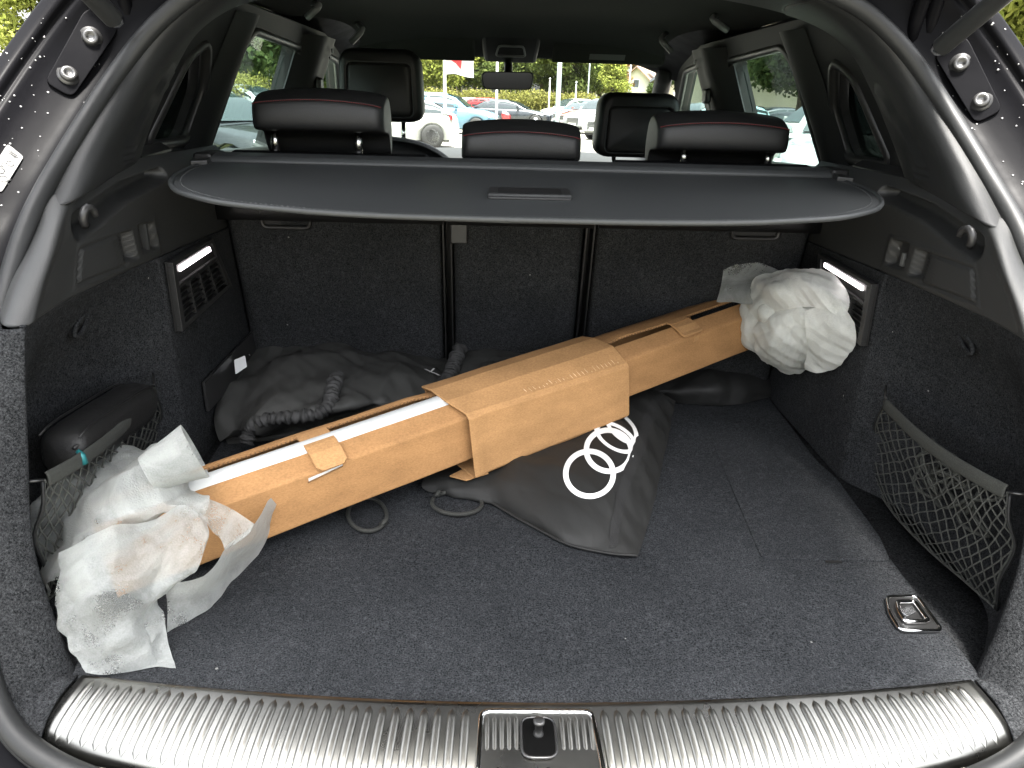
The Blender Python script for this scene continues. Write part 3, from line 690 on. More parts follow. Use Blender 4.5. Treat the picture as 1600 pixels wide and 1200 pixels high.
for s in (1, -1):
    outer = [(.60, .30), (3.0, .30), (3.0, .48), (2.66, .50), (2.36, .80), (2.0, .83), (.9, .83), (.60, .62)]
    polys = [outer]+[[(p.x, p.y) for p in rounded([Vector((a, b, 0)) for a, b in h_], .03, 5)] for h_ in holes_r.values()]
    flat = [p for q_ in polys for p in q_]
    tris = tessellate_polygon([[Vector((a, b, 0)) for a, b in q_] for q_ in polys])
    sw = mk('side_wall', [(s*xw(b), a, b) for a, b in flat], tris, 'cabin_trim', car, smooth=False, solid=.05, off=0)
    for nm, h_ in zip(holes_r, polys[1:]):
        v, f = plate([(s*(xw(b)+.012), a, b) for a, b in h_], .004, (s, 0, 0)); mk('window_pane', v, f, 'privacy_glass' if nm == 'quarter' else 'tinted_glass', sw, smooth=False)
        t = G(); t.tube([(s*(xw(b)-.022), a, b) for a, b in h_], .012, 6, closed=True); t.out('window_trim', 'smooth_plastic', sw)
    # B pillar cover with belt guide, pale label
    bp = patch(np.array([[(s*(xw(z)-.02), 1.66, z), (s*(xw(z)-.075), 1.72, z), (s*(xw(z)-.08), 1.80, z), (s*(xw(z)-.075), 1.88, z), (s*(xw(z)-.02), 1.95, z)] for z in (.30, .5, .65, .74, .80)]), 20, 20)
    pl_ = surf('centre_pillar', bp, 'cabin_trim', car)
    t = G(); t.box((s*(xw(.68)-.085), 1.78, .665), (.02, .05, .045)); t.out('belt_guide', 'smooth_plastic', pl_, bevel=.008)
    t = G(); t.box((s*(xw(.77)-.088), 1.82, .765), (.004, .02, .012)); t.box((s*(xw(.75)-.088), 1.82, .745), (.004, .02, .006)); t.out('airbag_label', 'grip_plastic', pl_, smooth=False)
    # belt
    t = G(); t.hexa([(s*(xw(.65)-.10), 1.76, .66), (s*(xw(.65)-.10), 1.81, .66), (s*(xw(.3)-.06), 1.83, .30), (s*(xw(.3)-.06), 1.78, .30)], [(s*(xw(.65)-.097), 1.76, .66), (s*(xw(.65)-.097), 1.81, .66), (s*(xw(.3)-.057), 1.83, .30), (s*(xw(.3)-.057), 1.78, .30)]); t.out('seat_belt', 'black_plastic', pl_, smooth=False)
    # C pillar cover
    cp = patch(np.array([[(s*(xw(z)-.03), a0, z), (s*(xw(z)-.05), a0+.05, z), (s*(xw(z)-.05), a0+.10, z), (s*(xw(z)-.02), a0+.135, z)] for z, a0 in ((.40, .96), (.55, .99), (.68, 1.03), (.80, 1.08))]), 20, 14)
    surf('rear_post', cp, 'cabin_trim', car)
    # grab handles: flat U brackets under the roof rail
    hp_ = ([(530, 52, 2.10), (556, 33, 2.06), (568, 46, 1.88), (549, 66, 1.84)], [(458, 14, 1.62), (488, 2, 1.58), (500, 9, 1.46), (480, 27, 1.42)]) if s < 0 else ([(1070, 66, 2.10), (1046, 47, 2.06), (1031, 61, 1.88), (1049, 80, 1.84)], [(1150, 34, 1.62), (1122, 20, 1.58), (1112, 30, 1.46), (1136, 47, 1.42)])
    for q_ in hp_:
        t = G(); cs = rounded([Vector(P(a_, b_, y=c_)) for a_, b_, c_ in q_][1:3], .0) if False else [Vector(P(a_, b_, y=c_-(.02 if k_ in (0, 3) else .08))) for k_, (a_, b_, c_) in enumerate(q_)]
        pth = [cs[0], cs[0].lerp(cs[1], .8), cs[1].lerp(cs[2], .12), cs[1].lerp(cs[2], .5), cs[1].lerp(cs[2], .88), cs[3].lerp(cs[2], .8), cs[3]]
        t.tube(pth, [.009, .0085, .008, .008, .008, .0085, .009], 10); t.out('grab_handle', 'grip_plastic', car)
    # ledge of pale glass edge under the quarter window
    q0 = P(1332, 258, x=.70) if s > 0 else P(268, 232, x=-.70); q1 = P(1408, 277, x=.655) if s > 0 else P(222, 245, x=-.655)
    t = G(); t.hexa([tuple(q0), tuple(q1), (q1[0]+s*.02, q1[1], q1[2]+.014), (q0[0]+s*.02, q0[1], q0[2]+.012)], [tuple(np.array(q0)-[0, 0, .006]), tuple(np.array(q1)-[0, 0, .006]), (q1[0]+s*.022, q1[1], q1[2]), (q0[0]+s*.022, q0[1], q0[2])]); t.out('window_ledge', 'smooth_plastic', car, smooth=False, bevel=.002)

# windscreen with pillars
ws = patch(np.array([[(x*wd, y+.06*(1-x*x), z) for x in np.linspace(-1, 1, 7)] for y, z, wd in ((2.36, .772, .585), (2.75, .60, .64), (3.15, .41, .70))]), 14, 24)
wsc = surf('windscreen', ws, 'windscreen_glass', car)
for s in (1, -1):
    t = G(); pts = [(s*.60, 2.36, .775), (s*.645, 2.70, .60), (s*.70, 3.12, .41)]; t.tube(crom(pts, 10), .035, 8); t.out('front_pillar', 'cabin_trim', car)
dp = patch(np.array([[(x, y, z+.01*math.cos(x*4)) for (y, z) in ((2.45, .05), (2.46, .30), (2.52, .395), (2.75, .415), (3.2, .40))] for x in np.linspace(-.72, .72, 7)]), 24, 30)
surf('dashboard', dp, 'cabin_trim', car)
# steering wheel rim, left
t = G(); c_ = Vector((-.36, 2.24, .27)); t.tube([c_+Vector((.19*math.cos(a), .08*math.sin(a), .17*math.sin(a))) for a in np.linspace(0, 2*math.pi, 40)[:-1]], .015, 8, closed=True); t.out('steering_wheel', 'dark_leather', car)
# bonnet beyond the screen and cabin floor
bo = patch(np.array([[(x, y, z-.06*(x/.75)**2) for (y, z) in ((3.1, .40), (3.5, .37), (3.95, .29), (4.12, .10))] for x in np.linspace(-.82, .82, 7)]), 20, 20); surf('bonnet', bo, 'black_paint', car)
g = np.array([[(x, y, -.35) for y in (.95, 2, 3.2)] for x in (-.85, 0, .85)]); surf('cabin_floor', g, 'cabin_trim', car)
for s in (1, -1):
    g = np.array([[(s*.86, y, z) for z in (-.45, 0, .30, .36)] for y in (-.02, 1, 2, 3, 4.0)]); surf('outer_side', g, 'black_paint', car, solid=.04)
g = patch(np.array([[(x, y, z-.10*abs(x/.66)**3) for x in (-.66, -.4, 0, .4, .66)] for y, z in ((.52, .905), (1.0, .935), (1.6, .935), (2.2, .87), (2.4, .82))]), 30, 20); surf('roof_skin', g, 'black_paint', car)
# rear bumper below the sill
g = patch(np.array([[(x, y-.10+.12*(x/.86)**2, z) for (y, z) in ((-.06, -.05), (-.14, -.07), (-.20, -.12), (-.20, -.35), (-.10, -.50))] for x in np.linspace(-.86, .86, 9)]), 40, 24); surf('rear_bumper', g, 'black_paint', car, solid=.01)

# sun visors, overhead console, mirror
for s, px0, px1, py0, py1 in ((-1, 560, 742, 70, 93), (1, 862, 1036, 72, 100)):
    a, b = P(px0, (py0+py1)/2, y=2.28), P(px1, (py0+py1)/2, y=2.28); z1, z0 = P((px0+px1)/2, py0, y=2.28)[2], P((px0+px1)/2, py1, y=2.28)[2]
    t = G(); t.hexa([(a[0], 2.26, z0), (b[0], 2.26, z0), (b[0], 2.18, z1+.02), (a[0], 2.18, z1+.02)], [(a[0], 2.28, z0), (b[0], 2.28, z0), (b[0], 2.20, z1+.04), (a[0], 2.20, z1+.04)])
    vz = t.out('sun_visor', 'headliner', car, bevel=.008)
    if s > 0:
        l0, l1 = P(921, 86, y=2.24), P(976, 94, y=2.24); zc = (l0[2]+l1[2])/2
        yl = lambda z: 2.26-.08*(z-z0)/(z1+.02-z0)-.003
        v, f = plate([(l0[0], yl(zc-.008), zc-.008), (l1[0], yl(zc-.008), zc-.008), (l1[0], yl(zc+.010), zc+.010), (l0[0], yl(zc+.010), zc+.010)], .001, (0, -1, 0)); mk('visor_label', v, f, 'grip_plastic', vz, smooth=False)
a = P(798, 85, y=2.25)
t = G(); t.hexa([(a[0]-.105, 2.15, a[2]+.055), (a[0]+.105, 2.15, a[2]+.055), (a[0]+.095, 2.32, a[2]-.028), (a[0]-.095, 2.32, a[2]-.028)], [(a[0]-.12, 2.10, a[2]+.12), (a[0]+.12, 2.10, a[2]+.12), (a[0]+.12, 2.36, a[2]+.06), (a[0]-.12, 2.36, a[2]+.06)])
oc = t.out('overhead_console', 'cabin_trim', car, bevel=.012)
t = G(); t.tube(rounded([Vector((a[0]-.045, 2.205, a[2]+.025)), Vector((a[0]+.045, 2.205, a[2]+.025)), Vector((a[0]+.055, 2.26, a[2]-.006)), Vector((a[0]-.055, 2.26, a[2]-.006))], .015), .004, 6, closed=True); t.out('reading_lamp_frame', 'grip_plastic', oc)
mc = P(793, 127, y=2.22)
t = G(); mirv = rounded([Vector((-.098, 0, .030)), Vector((.098, 0, .034)), Vector((.090, 0, -.028)), Vector((-.092, 0, -.030))], .02, 5)
v, f = plate([Vector((p.x+mc[0], 2.20, p.z+mc[2])) for p in mirv], .03, (0, 1, 0)); mr = mk('rear_view_mirror', v, f, 'black_plastic', car, smooth=False, bevel=.005)
mat('mirror_face', (.05, .052, .052), rough=.05, metal=1)
v, f = plate([Vector((p.x*.94+mc[0], 2.198, p.z*.9+mc[2])) for p in mirv], .003, (0, -1, 0)); mk('mirror_glass', v, f, 'mirror_face', mr, smooth=False)
t = G(); t.tube([(mc[0]+.002, 2.24, mc[2]+.02), (mc[0]+.003, 2.29, mc[2]+.05), (mc[0]+.003, 2.33, mc[2]+.08)], .016, 10); t.out('mirror_stem', 'black_plastic', mr)

# ------------------------------------------------------------------ the luggage cover (a thing of its own)
cover = wroot('luggage_cover', (0, .6, .50), 'dark grey roller luggage cover with a grab handle under the rear headrests', 'luggage cover')
YB = .775
def czz(y): return .516-.022*np.clip((YB-y)/.46, 0, 1)**1.4
# outline of the stiff end board: half width at each depth
def half_w(t_): return .566*np.minimum(1, (np.maximum(0, 1-t_))**.30*1.0) if False else None
out_pts = []
for px, py in ((330, 256), (285, 268), (266, 283), (272, 297), (300, 307), (360, 317), (450, 327), (560, 334), (700, 339), (830, 342)):
    d = ray(px, py); lo, hi = .2, 3.0
    for _ in range(50):
        m_ = (lo+hi)/2; p = CAM+d*m_
        if p[2] > czz(p[1]): lo = m_
        else: hi = m_
    out_pts.append(CAM+d*lo)
hw = [(-p[0]-.004, p[1]) for p in out_pts]
hw = [(0, .285), (.12, .287), (.235, .298), (.33, .322), (.42, .352), (.478, .390), (.527, .440), (.563, .51), (.586, .60), (.592, .715)]
hwc = crom(np.array(hw), 60)
def cover_half(y):      # half width of the board at depth y
    return float(np.interp(y, hwc[:, 1], hwc[:, 0]))
ys_ = np.concatenate([np.linspace(.2855, .33, 16), np.linspace(.34, .74, 34)]); g = np.zeros((len(ys_), 61, 3))
for i, y in enumerate(ys_):
    h_ = max(cover_half(y), .002)
    for j, a in enumerate(np.linspace(-1, 1, 61)):
        g[i, j] = (a*h_, y, float(czz(y))-.0006*math.sin(a*3+y*9))
board = surf('cover_board', g, 'cover_vinyl', cover, solid=.006, face=(0, 0, 1))
edge = [(x, y, float(czz(y))-.002) for x, y in hwc]; edge = [(-x, y, z) for x, y, z in edge[::-1]]+edge[1:]
t = G(); t.tube(edge, .0042, 8); t.out('edge_binding', 'cover_vinyl', board)
st = [(x*.978, y+.008, float(czz(y))+.0006) for x, y in hwc]; st = [(-x, y, z) for x, y, z in st[::-1]]+st[1:]
st = crom(np.array(st), 420); t = G()
for k in range(0, 418, 2): t.tube([st[k], st[k+1]], .0006, 4)
t.out('stitching', 'grey_thread', board)
zc = lambda y: float(czz(y))
v, f = plate(rounded([Vector((-.068, .415, zc(.415)+.004)), Vector((.058, .418, zc(.415)+.004)), Vector((.060, .505, zc(.505)+.004)), Vector((-.065, .502, zc(.505)+.004))], .010), .004, (0, 0, -1))
hd = mk('grab_handle', v, f, 'smooth_plastic', cover, smooth=False, bevel=.0012)
v, f = plate(rounded([Vector((-.052, .440, zc(.44)+.0046)), Vector((.044, .442, zc(.44)+.0046)), Vector((.046, .494, zc(.494)+.0046)), Vector((-.052, .492, zc(.494)+.0046))], .008), .003, (0, 0, -1))
mk('grip_opening', v, f, 'black_plastic', hd, smooth=False)
t = G(); t.tube([(-.066, .422, zc(.42)+.005), (.056, .424, zc(.42)+.005)], .0035, 8); t.out('grip_bar', 'recess_plastic', hd)
# cassette with its end brackets
t = G(); pr_ = [(.735, .519), (.742, .527), (.775, .531), (.802, .526), (.806, .50), (.79, .478), (.755, .478), (.738, .50)]
n = len(pr_); v = [(x, y, z) for x in (-.585, .585) for y, z in pr_]; f = [(i, (i+1) % n, n+(i+1) % n, n+i) for i in range(n)]+[tuple(range(n))[::-1], tuple(range(n, 2*n))]
mk('roller_cassette', v, f, 'cover_vinyl', cover, smooth=False, bevel=.004)
for s in (1, -1):
    t = G(); t.box((s*.598, .775, .509), (.034, .08, .045)); o = t.out('end_cap', 'black_plastic', cover, smooth=False, bevel=.006)
    t = G(); t.hexa([(s*.575, .70, .5215), (s*.602, .69, .5205), (s*.612, .735, .521), (s*.585, .745, .5255)], [(s*.575, .70, .51), (s*.602, .69, .509), (s*.612, .735, .51), (s*.585, .745, .51)]); t.out('end_clip', 'smooth_plastic', o, smooth=False, bevel=.002)

# ------------------------------------------------------------------ luggage nets
mat('net_cord', (.040, .042, .037), rough=.8, var=.5, vscale=300, bump=.5, bscale=600)
mat('net_strap', (.034, .036, .032), rough=.8, var=.35, vscale=500, bump=.6, bscale=500, bdist=.001)
top = [P(px, py, x=x) for px, py, x in ((1385, 632, .612), (1430, 676, .600), (1480, 715, .594), (1530, 746, .593), (1575, 770, .597))]
midr = [P(px, py, x=x) for px, py, x in ((1366, 690, .640), (1410, 742, .615), (1464, 792, .605), (1520, 838, .605), (1583, 855, .612))]
bot = [P(px, py, x=x) for px, py, x in ((1362, 748, .660), (1396, 802, .632), (1450, 858, .625), (1508, 908, .625), (1555, 950, .632))]
m1 = [(np.array(a)+b)/2+np.array([-.006, 0, .003]) for a, b in zip(top, midr)]; m2 = [(np.array(a)+b)/2+np.array([-.008, 0, -.002]) for a, b in zip(midr, bot)]
net_r = np.array([top, m1, midr, m2, bot])
def make_net(s, label):
    ng = sideof(s, patch(net_r, 61, 81)); root = wroot('luggage_net', tuple(ng[30, 40]*[1, 1, 0]), label, 'luggage net', 'elastic nets on the boot sides')
    def at(u, v_):
        a = np.clip(u, 0, 1)*80; b = np.clip(v_, 0, 1)*60; i, j = int(min(b, 59.999)), int(min(a, 79.999)); fb, fa = b-i, a-j
        return (ng[i, j]*(1-fa)+ng[i, j+1]*fa)*(1-fb)+(ng[i+1, j]*(1-fa)+ng[i+1, j+1]*fa)*fb
    nc, nr = 14, 15; t = G()
    for i in range(-1, nc+1):
        for ph in (0, 1):
            pts = []
            for j in range(nr+1):
                u = (i+.5*(j % 2) if ph == 0 else i+1-.5*(j % 2))/nc; ki = i if ph == 0 or j % 2 else i+1
                if u < -.04 or u > 1.04: 
                    if len(pts) > 1: t.tube(pts, .0013, 5)
                    pts = []; continue
                p = at(u+.014*noise.noise((ki+.3, j*.7, s)), j/nr+.014*noise.noise((j+.2, ki+.4, 3))); pts.append(p)
                if 0 < j: pass
            if len(pts) > 1: t.tube(pts, .0013, 5)
    kn = G(); kn.lathe([(.0008, -.0022), (.0021, -.001), (.0021, .001), (.0008, .0022)], 6)
    for i in range(nc+1):
        for j in range(nr+1):
            u = (i+.5*(j % 2))/nc
            if u <= 1: p = at(u+.014*noise.noise((i+.3, j*.7, s)), j/nr+.014*noise.noise((j+.2, i+.4, 3))); t.add([np.array(q)+p for q in kn.v], kn.f)
    t.out('mesh_cords', 'net_cord', root)
    sp = np.array([at(u, 0) for u in np.linspace(0, 1, 40)]); gg = np.array([sp+np.array([-s*.002, 0, .011]), sp+np.array([-s*.004, 0, .004]), sp+np.array([-s*.003, 0, -.008])]); st_ = surf('strap', patch(gg, 8, 60), 'net_strap', root, solid=.002)
    t = G()
    for k in range(5): t.tube(patch(gg, 11, 60)[1+k*2]+np.array([-s*.0012, 0, 0]), .0010, 4)
    t.out('strap_ribs', 'net_cord', st_)
    for u in (0, 1):
        t = G(); e = [at(u, v_)+np.array([0, (-.004 if u else .004), 0]) for v_ in np.linspace(0, 1, 16)]; t.tube(e, .0022, 6); t.out('side_cord', 'rubber', root)
    t = G(); e = [at(u, 1) for u in np.linspace(0, 1, 24)]; t.tube(e, .0022, 6); t.out('bottom_cord', 'net_cord', root)
    a = at(0, 0); t = G(); t.tube([a+np.array([0, 0, .004]), a+np.array([s*.002, .012, .012]), a+np.array([s*.010, .030, .022])], .0022, 6); t.out('wire_hook', 'dark_metal', root)
    a = at(1, 0); t = G(); t.tube([a, a+np.array([s*.012, -.010, .004]), a+np.array([s*.035, -.012, .0])], .0022, 6); t.out('wire_hook', 'dark_metal', root)
    return root
make_net(1, 'dark elastic luggage net with loose cord bundle, right of the floor by the lashing eye')
make_net(-1, 'dark elastic luggage net holding a black pouch, behind the crumpled foam on the left')
# coil of dark cord in the right net
coil = G(); c0 = np.mean([midr[1], midr[2], m1[2]], axis=0)+np.array([.042, 0, 0]); rd_ = random.Random(3)
for k in range(9):
    a = np.array([rd_.uniform(-.012, .012), rd_.uniform(-.06, .06), rd_.uniform(-.035, .045)]); r0 = rd_.uniform(.022, .05); ph = rd_.uniform(0, 6); tl = rd_.uniform(.2, .6)
    coil.tube([c0+a+np.array([.010*math.sin(2*q+ph), r0*math.cos(q+ph), r0*.75*math.sin(q+ph)+tl*.02*math.cos(q)]) for q in np.linspace(0, 6.283, 26)[:-1]], .0028, 6, closed=True)
o = coil.out('cord_bundle', 'net_cord'); tag(o, 'tangled bundle of dark cord inside the right luggage net', 'cord')
# pouch in the left net
mat('pouch_nylon', (.012, .012, .012), rough=.45, spec=.5, bump=.4, bscale=40, bdist=.004, bump2=.3, bscale2=900)
mat('teal_metal', (.02, .16, .17), rough=.4, metal=.3)
A_, B_ = np.array(P(92, 712, x=-.622)), np.array(P(222, 622, x=-.625)); ax = (B_-A_)
gp3 = []
for k, u in enumerate(np.linspace(0, 1, 13)):
    c_ = A_+ax*u; r_ = .034*(1-abs(2*u-1)**8*.35); row = []
    for a in np.linspace(0, 2*math.pi, 17)[:-1]:
        sq = (abs(math.cos(a))**5+abs(math.sin(a))**5)**(-1/5); row.append(c_+np.array([.030*math.cos(a)*sq, .005*math.sin(a), r_*math.sin(a)*sq])+np.array([0, 0, .003*noise.noise((u*8, a, 1))]))
    gp3.append(row)
gp3 = np.array(gp3); V = gp3.reshape(-1, 3); F = gridf(13, 16, True)+[tuple(range(16)), tuple(12*16+k for k in range(16))]
pouch = wroot('pouch', tuple(A_+ax*.5-[0, 0, .036]), 'black nylon zip pouch with a teal zip pull in the left net', 'pouch')
pb = mk('pouch_body', V, F, 'pouch_nylon', pouch, sub=1)
t = G(); t.tube([A_+np.array([.022, -.002, .012])+ax*u for u in np.linspace(0, 1, 12)], .0025, 6); t.out('zip', 'black_plastic', pouch)
for dx_, dz_ in ((.027, .031), (-.024, .033)): t = G(); t.tube([A_+np.array([dx_, 0, dz_-.010*abs(2*u-1)**6])+ax*u for u in np.linspace(.03, .97, 14)], .0016, 6); t.out('seam', 'pouch_nylon', pouch)
z0 = A_+np.array([.028, -.004, .010]); t = G(); t.tube([z0, z0+np.array([.006, -.002, -.006]), z0+np.array([.007, -.002, -.018])], [.003, .004, .0045], 8); t.out('zip_pull', 'teal_metal', pouch)

# ------------------------------------------------------------------ the long cardboard box
def cardboard(name, base):
    m = mat(name, base, rough=.8, spec=.2, bump=.25, bscale=350, bdist=.0008, bump2=.22, bscale2=14)
    n, l = m.node_tree.nodes, m.node_tree.links; b = n['Principled BSDF']; tc = [x for x in n if x.type == 'TEX_COORD'][0]
    mp = n.new('ShaderNodeMapping'); mp.inputs['Scale'].default_value = (1, 1, 2.5); l.new(tc.outputs['Object'], mp.inputs['Vector'])
    cur = None
    for sc, lo, hi in ((260, .84, 1.12), (16, .86, 1.10), (900, .88, 1.10)):
        t = n.new('ShaderNodeTexNoise'); t.inputs['Scale'].default_value = sc; t.inputs['Detail'].default_value = 4; l.new(mp.outputs[0], t.inputs['Vector'])
        r = n.new('ShaderNodeMapRange'); r.inputs['From Min'].default_value = .3; r.inputs['From Max'].default_value = .7; r.inputs['To Min'].default_value = lo; r.inputs['To Max'].default_value = hi; l.new(t.outputs['Fac'], r.inputs['Value'])
        vm = n.new('ShaderNodeVectorMath'); vm.operation = 'SCALE'
        if cur: l.new(cur, vm.inputs[0])
        else: vm.inputs[0].default_value = base
        l.new(r.outputs[0], vm.inputs['Scale']); cur = vm.outputs[0]
    l.new(cur, b.inputs['Base Color']); return m
cardboard('cardboard', (.335, .180, .076)); cardboard('cardboard_sleeve', (.375, .208, .090)); mat('card_edge', (.16, .085, .035), rough=.9); mat('scuff', (.62, .42, .24), rough=.8)
mat('white_tube_plastic', (.50, .51, .50), rough=.4, var=.03, vscale=30)
F0, F1 = P(428, 838, z=.03), P(1187, 540, z=.15); ba = F1-F0; BL = float(np.linalg.norm(ba)); ba = ba/BL
bn = np.array([0, 0, 1])-ba[2]*ba; bn = bn/np.linalg.norm(bn); bt = np.cross(bn, ba)
def B(s, t_, n_): return F0+ba*s+bt*t_+bn*n_
S0, S1 = -.21, BL; TH = .004; W_ = .108
box = wroot('cardboard_box', tuple(B(.43, .05, 0)), 'long brown cardboard box lying diagonally across the boot with its lid ajar', 'cardboard box')
def sheet(name, prof_, s0, s1, material, parent, ns=60, wob=.0012, th=TH, flip=1):
    """folded card: (t, n) profile run along the box"""
    pr_ = np.array(prof_); g = np.zeros((ns, len(pr_), 3))
    for i, s in enumerate(np.linspace(s0, s1, ns)):
        for j, (t_, n_) in enumerate(pr_):
            q = noise.noise((s*5, t_*14, n_*14)); g[i, j] = B(s, t_+wob*q*(1 if True else 0), n_+wob*noise.noise((s*6+9, t_*9, n_*9)))
    o = surf(name, g, material, parent, smooth=False, solid=th, off=0); md = o.modifiers.new('b', 'BEVEL'); md.width = .0016; md.segments = 2; md.limit_method = 'ANGLE'; md.angle_limit = R(35); return o
tray = sheet('front_wall', [(.034, .0955), (.004, .081), (0, .078), (0, .04), (0, .003), (.004, 0), (.05, 0), (W_, 0)], S0, S1, 'cardboard', box)
bw_ = sheet('back_wall', [(W_+.002, .003), (W_+.002, .05), (W_+.002, .086)], S0, S1, 'cardboard', box)
def lid_edge(s):    # how far the lid's front edge stands from the front wall along the box
    return .074-.030*np.clip((s-.45)/.4, 0, 1)+.003*math.sin(s*7)
g = np.zeros((90, 6, 3))
for i, s in enumerate(np.linspace(S0, S1-.01, 90)):
    le = float(lid_edge(s))
    for j, u in enumerate(np.linspace(0, 1, 6)):
        g[i, j] = B(s, W_+.002+(le-W_)*u, .088+(.014-.009*float(sstep(.27, .36, s))*(1-float(sstep(.66, .74, s))))*math.sin(u*1.7)+.0015*noise.noise((s*6, u*3, 4)))
lid = surf('lid', g, 'cardboard', box, smooth=False, solid=.0045, off=0)
# corrugation seen in the lid's cut edge
t = G(); e = g[:, -1]; ss = np.linspace(S0, S1-.01, 90); N = 380
for k in range(N):
    s = S0+(S1-S0-.01)*k/N; i = min(88, int((s-S0)/(S1-S0-.01)*89)); p = g[i, -1]+(g[i+1, -1]-g[i, -1])*((s-ss[i])/(ss[i+1]-ss[i]))
    if k % 2: t.box(p-bt*.0022, (.0019, .002, .0024))
t.out('flute_edge', 'card_edge', lid, smooth=False)
# tucked tabs of the lid and the slots they left
def tab(s0, s1, drop, lft, nm='tab'):
    n_ = 12; g = np.zeros((n_, 7, 3))
    for i, u in enumerate(np.linspace(0, 1, n_)):
        s = s0+(s1-s0)*u; le = float(lid_edge(s)); pin = .92 if 0 < i < n_-1 else .80
        prof2 = [(le+.004, .1030), (le-.010, .1035), (.034, .1025), (.018, .0985), (.004, .0905), (-.004, .0905-drop*.5*pin), (-.006+lft, .0905-drop*pin)]
        for j, (t_, nn) in enumerate(prof2): g[i, j] = B(s+(.006*(1-2*u) if j == 6 else 0), t_, nn)
    surf(nm, g, 'cardboard_sleeve', lid, smooth=False, solid=.004, off=0)
tab(.080, .128, .010, -.002)
tab(.838, .890, .004, .0)
t = G(); t.hexa([B(.066, -.0028, .069), B(.120, -.0028, .0755), B(.120, -.0028, .0775), B(.066, -.0028, .0745)], [B(.066, .003, .069), B(.120, .003, .0755), B(.120, .003, .0775), B(.066, .003, .0745)]); t.out('slot', 'white_tube_plastic', tray, smooth=False)
t = G(); t.tube([B(.064, -.003, .0685), B(.12, -.003, .0752)], .0012, 5); t.out('slot_edge', 'card_edge', tray)
t = G(); t.hexa([B(.868, -.003, .068), B(.880, -.003, .069), B(.882, -.003, .079), B(.872, -.003, .080)], [B(.868, .001, .068), B(.880, .001, .069), B(.882, .001, .079), B(.872, .001, .080)]); t.out('torn_tongue', 'cardboard_sleeve', tray, smooth=False)
for s in (S0, S1):    # closed ends
    v, f = plate([B(s, 0, 0), B(s, W_, 0), B(s, W_, .086), B(s, .034, .094), B(s, 0, .08)], .003, tuple(ba*(1 if s < 0 else -1))); mk('end_wall', v, f, 'cardboard', box, smooth=False)
# sleeve round the middle
SA, SB = .333, .683
g = []
slp = [(W_+.008, -.03), (W_+.008, .03), (W_+.008, .092), (W_+.003, .103), (.075, .110), (.03, .1045), (-.008, .0905), (-.014, .084), (-.0145, .03), (-.0145, -.024), (-.010, -.030), (.02, -.030), (W_, -.030)]
for i, u in enumerate(np.linspace(0, 1, 40)):
    row = []
    for j, (t_, n_) in enumerate(slp):
        lean = -.022*max(0, (t_+.014)/W_) if True else 0
        s = SA+(SB-SA)*u+(-.018 if j in (3, 4) else -.014 if j == 5 else -.010 if j < 3 else 0)*(1-u)+(-.008 if j < 5 else 0)*u
        q = .0018*noise.noise((s*9, j*.6, 5)); k = -.004*math.exp(-((u-.02)/.05)**2)*(1 if 7 <= j <= 9 else 0)
        row.append(B(s, t_+q+k, n_+.0016*noise.noise((s*11, j*.5, 8))-.012*u*(1 if j in (6, 7) else .35 if n_ > .02 else .3)))
    g.append(row)
slv = surf('sleeve', np.array(g), 'cardboard_sleeve', box, smooth=False, solid=.0038, off=0); md = slv.modifiers.new('b', 'BEVEL'); md.width = .002; md.segments = 2; md.limit_method = 'ANGLE'; md.angle_limit = R(30)
# small folded flap under the sleeve's left mouth, dark corner notch, scuffs from pulled tape
v, f = plate([B(SA-.012, -.008, -.030), B(SA+.03, -.012, -.031), B(SA+.03, .03, -.031), B(SA-.028, .02, -.029)], .003, tuple(-bn)); mk('sleeve_flap', v, f, 'cardboard_sleeve', slv, smooth=False)
t = G(); rs = random.Random(5); gA = np.array(g)
for k in range(34):
    u = .38+.6*k/34+rs.uniform(-.004, .004); i = int(u*39); p0 = gA[i, 6]*.97+gA[i, 5]*.03; p1 = gA[i, 6]*.3+gA[i, 5]*.7; ln = rs.uniform(.06, .45)
    a = p0+(p1-p0)*rs.uniform(0, .12)+bn*.0021; b = a+(p1-p0)*ln; t.tube([a, (a+b)/2+bn*.0001, b], [.0002, rs.uniform(.0004, .0009), .0002], 4)
t.out('tape_scuffs', 'scuff', slv)
# white tube inside
t = G(); t.tube([B(s, .0505, .0835) for s in np.linspace(S0+.02, .36, 30)], .0225, 24); o = t.out('white_tube', 'white_tube_plastic'); tag(o, 'smooth white tube showing in the open top of the cardboard box', 'tube')

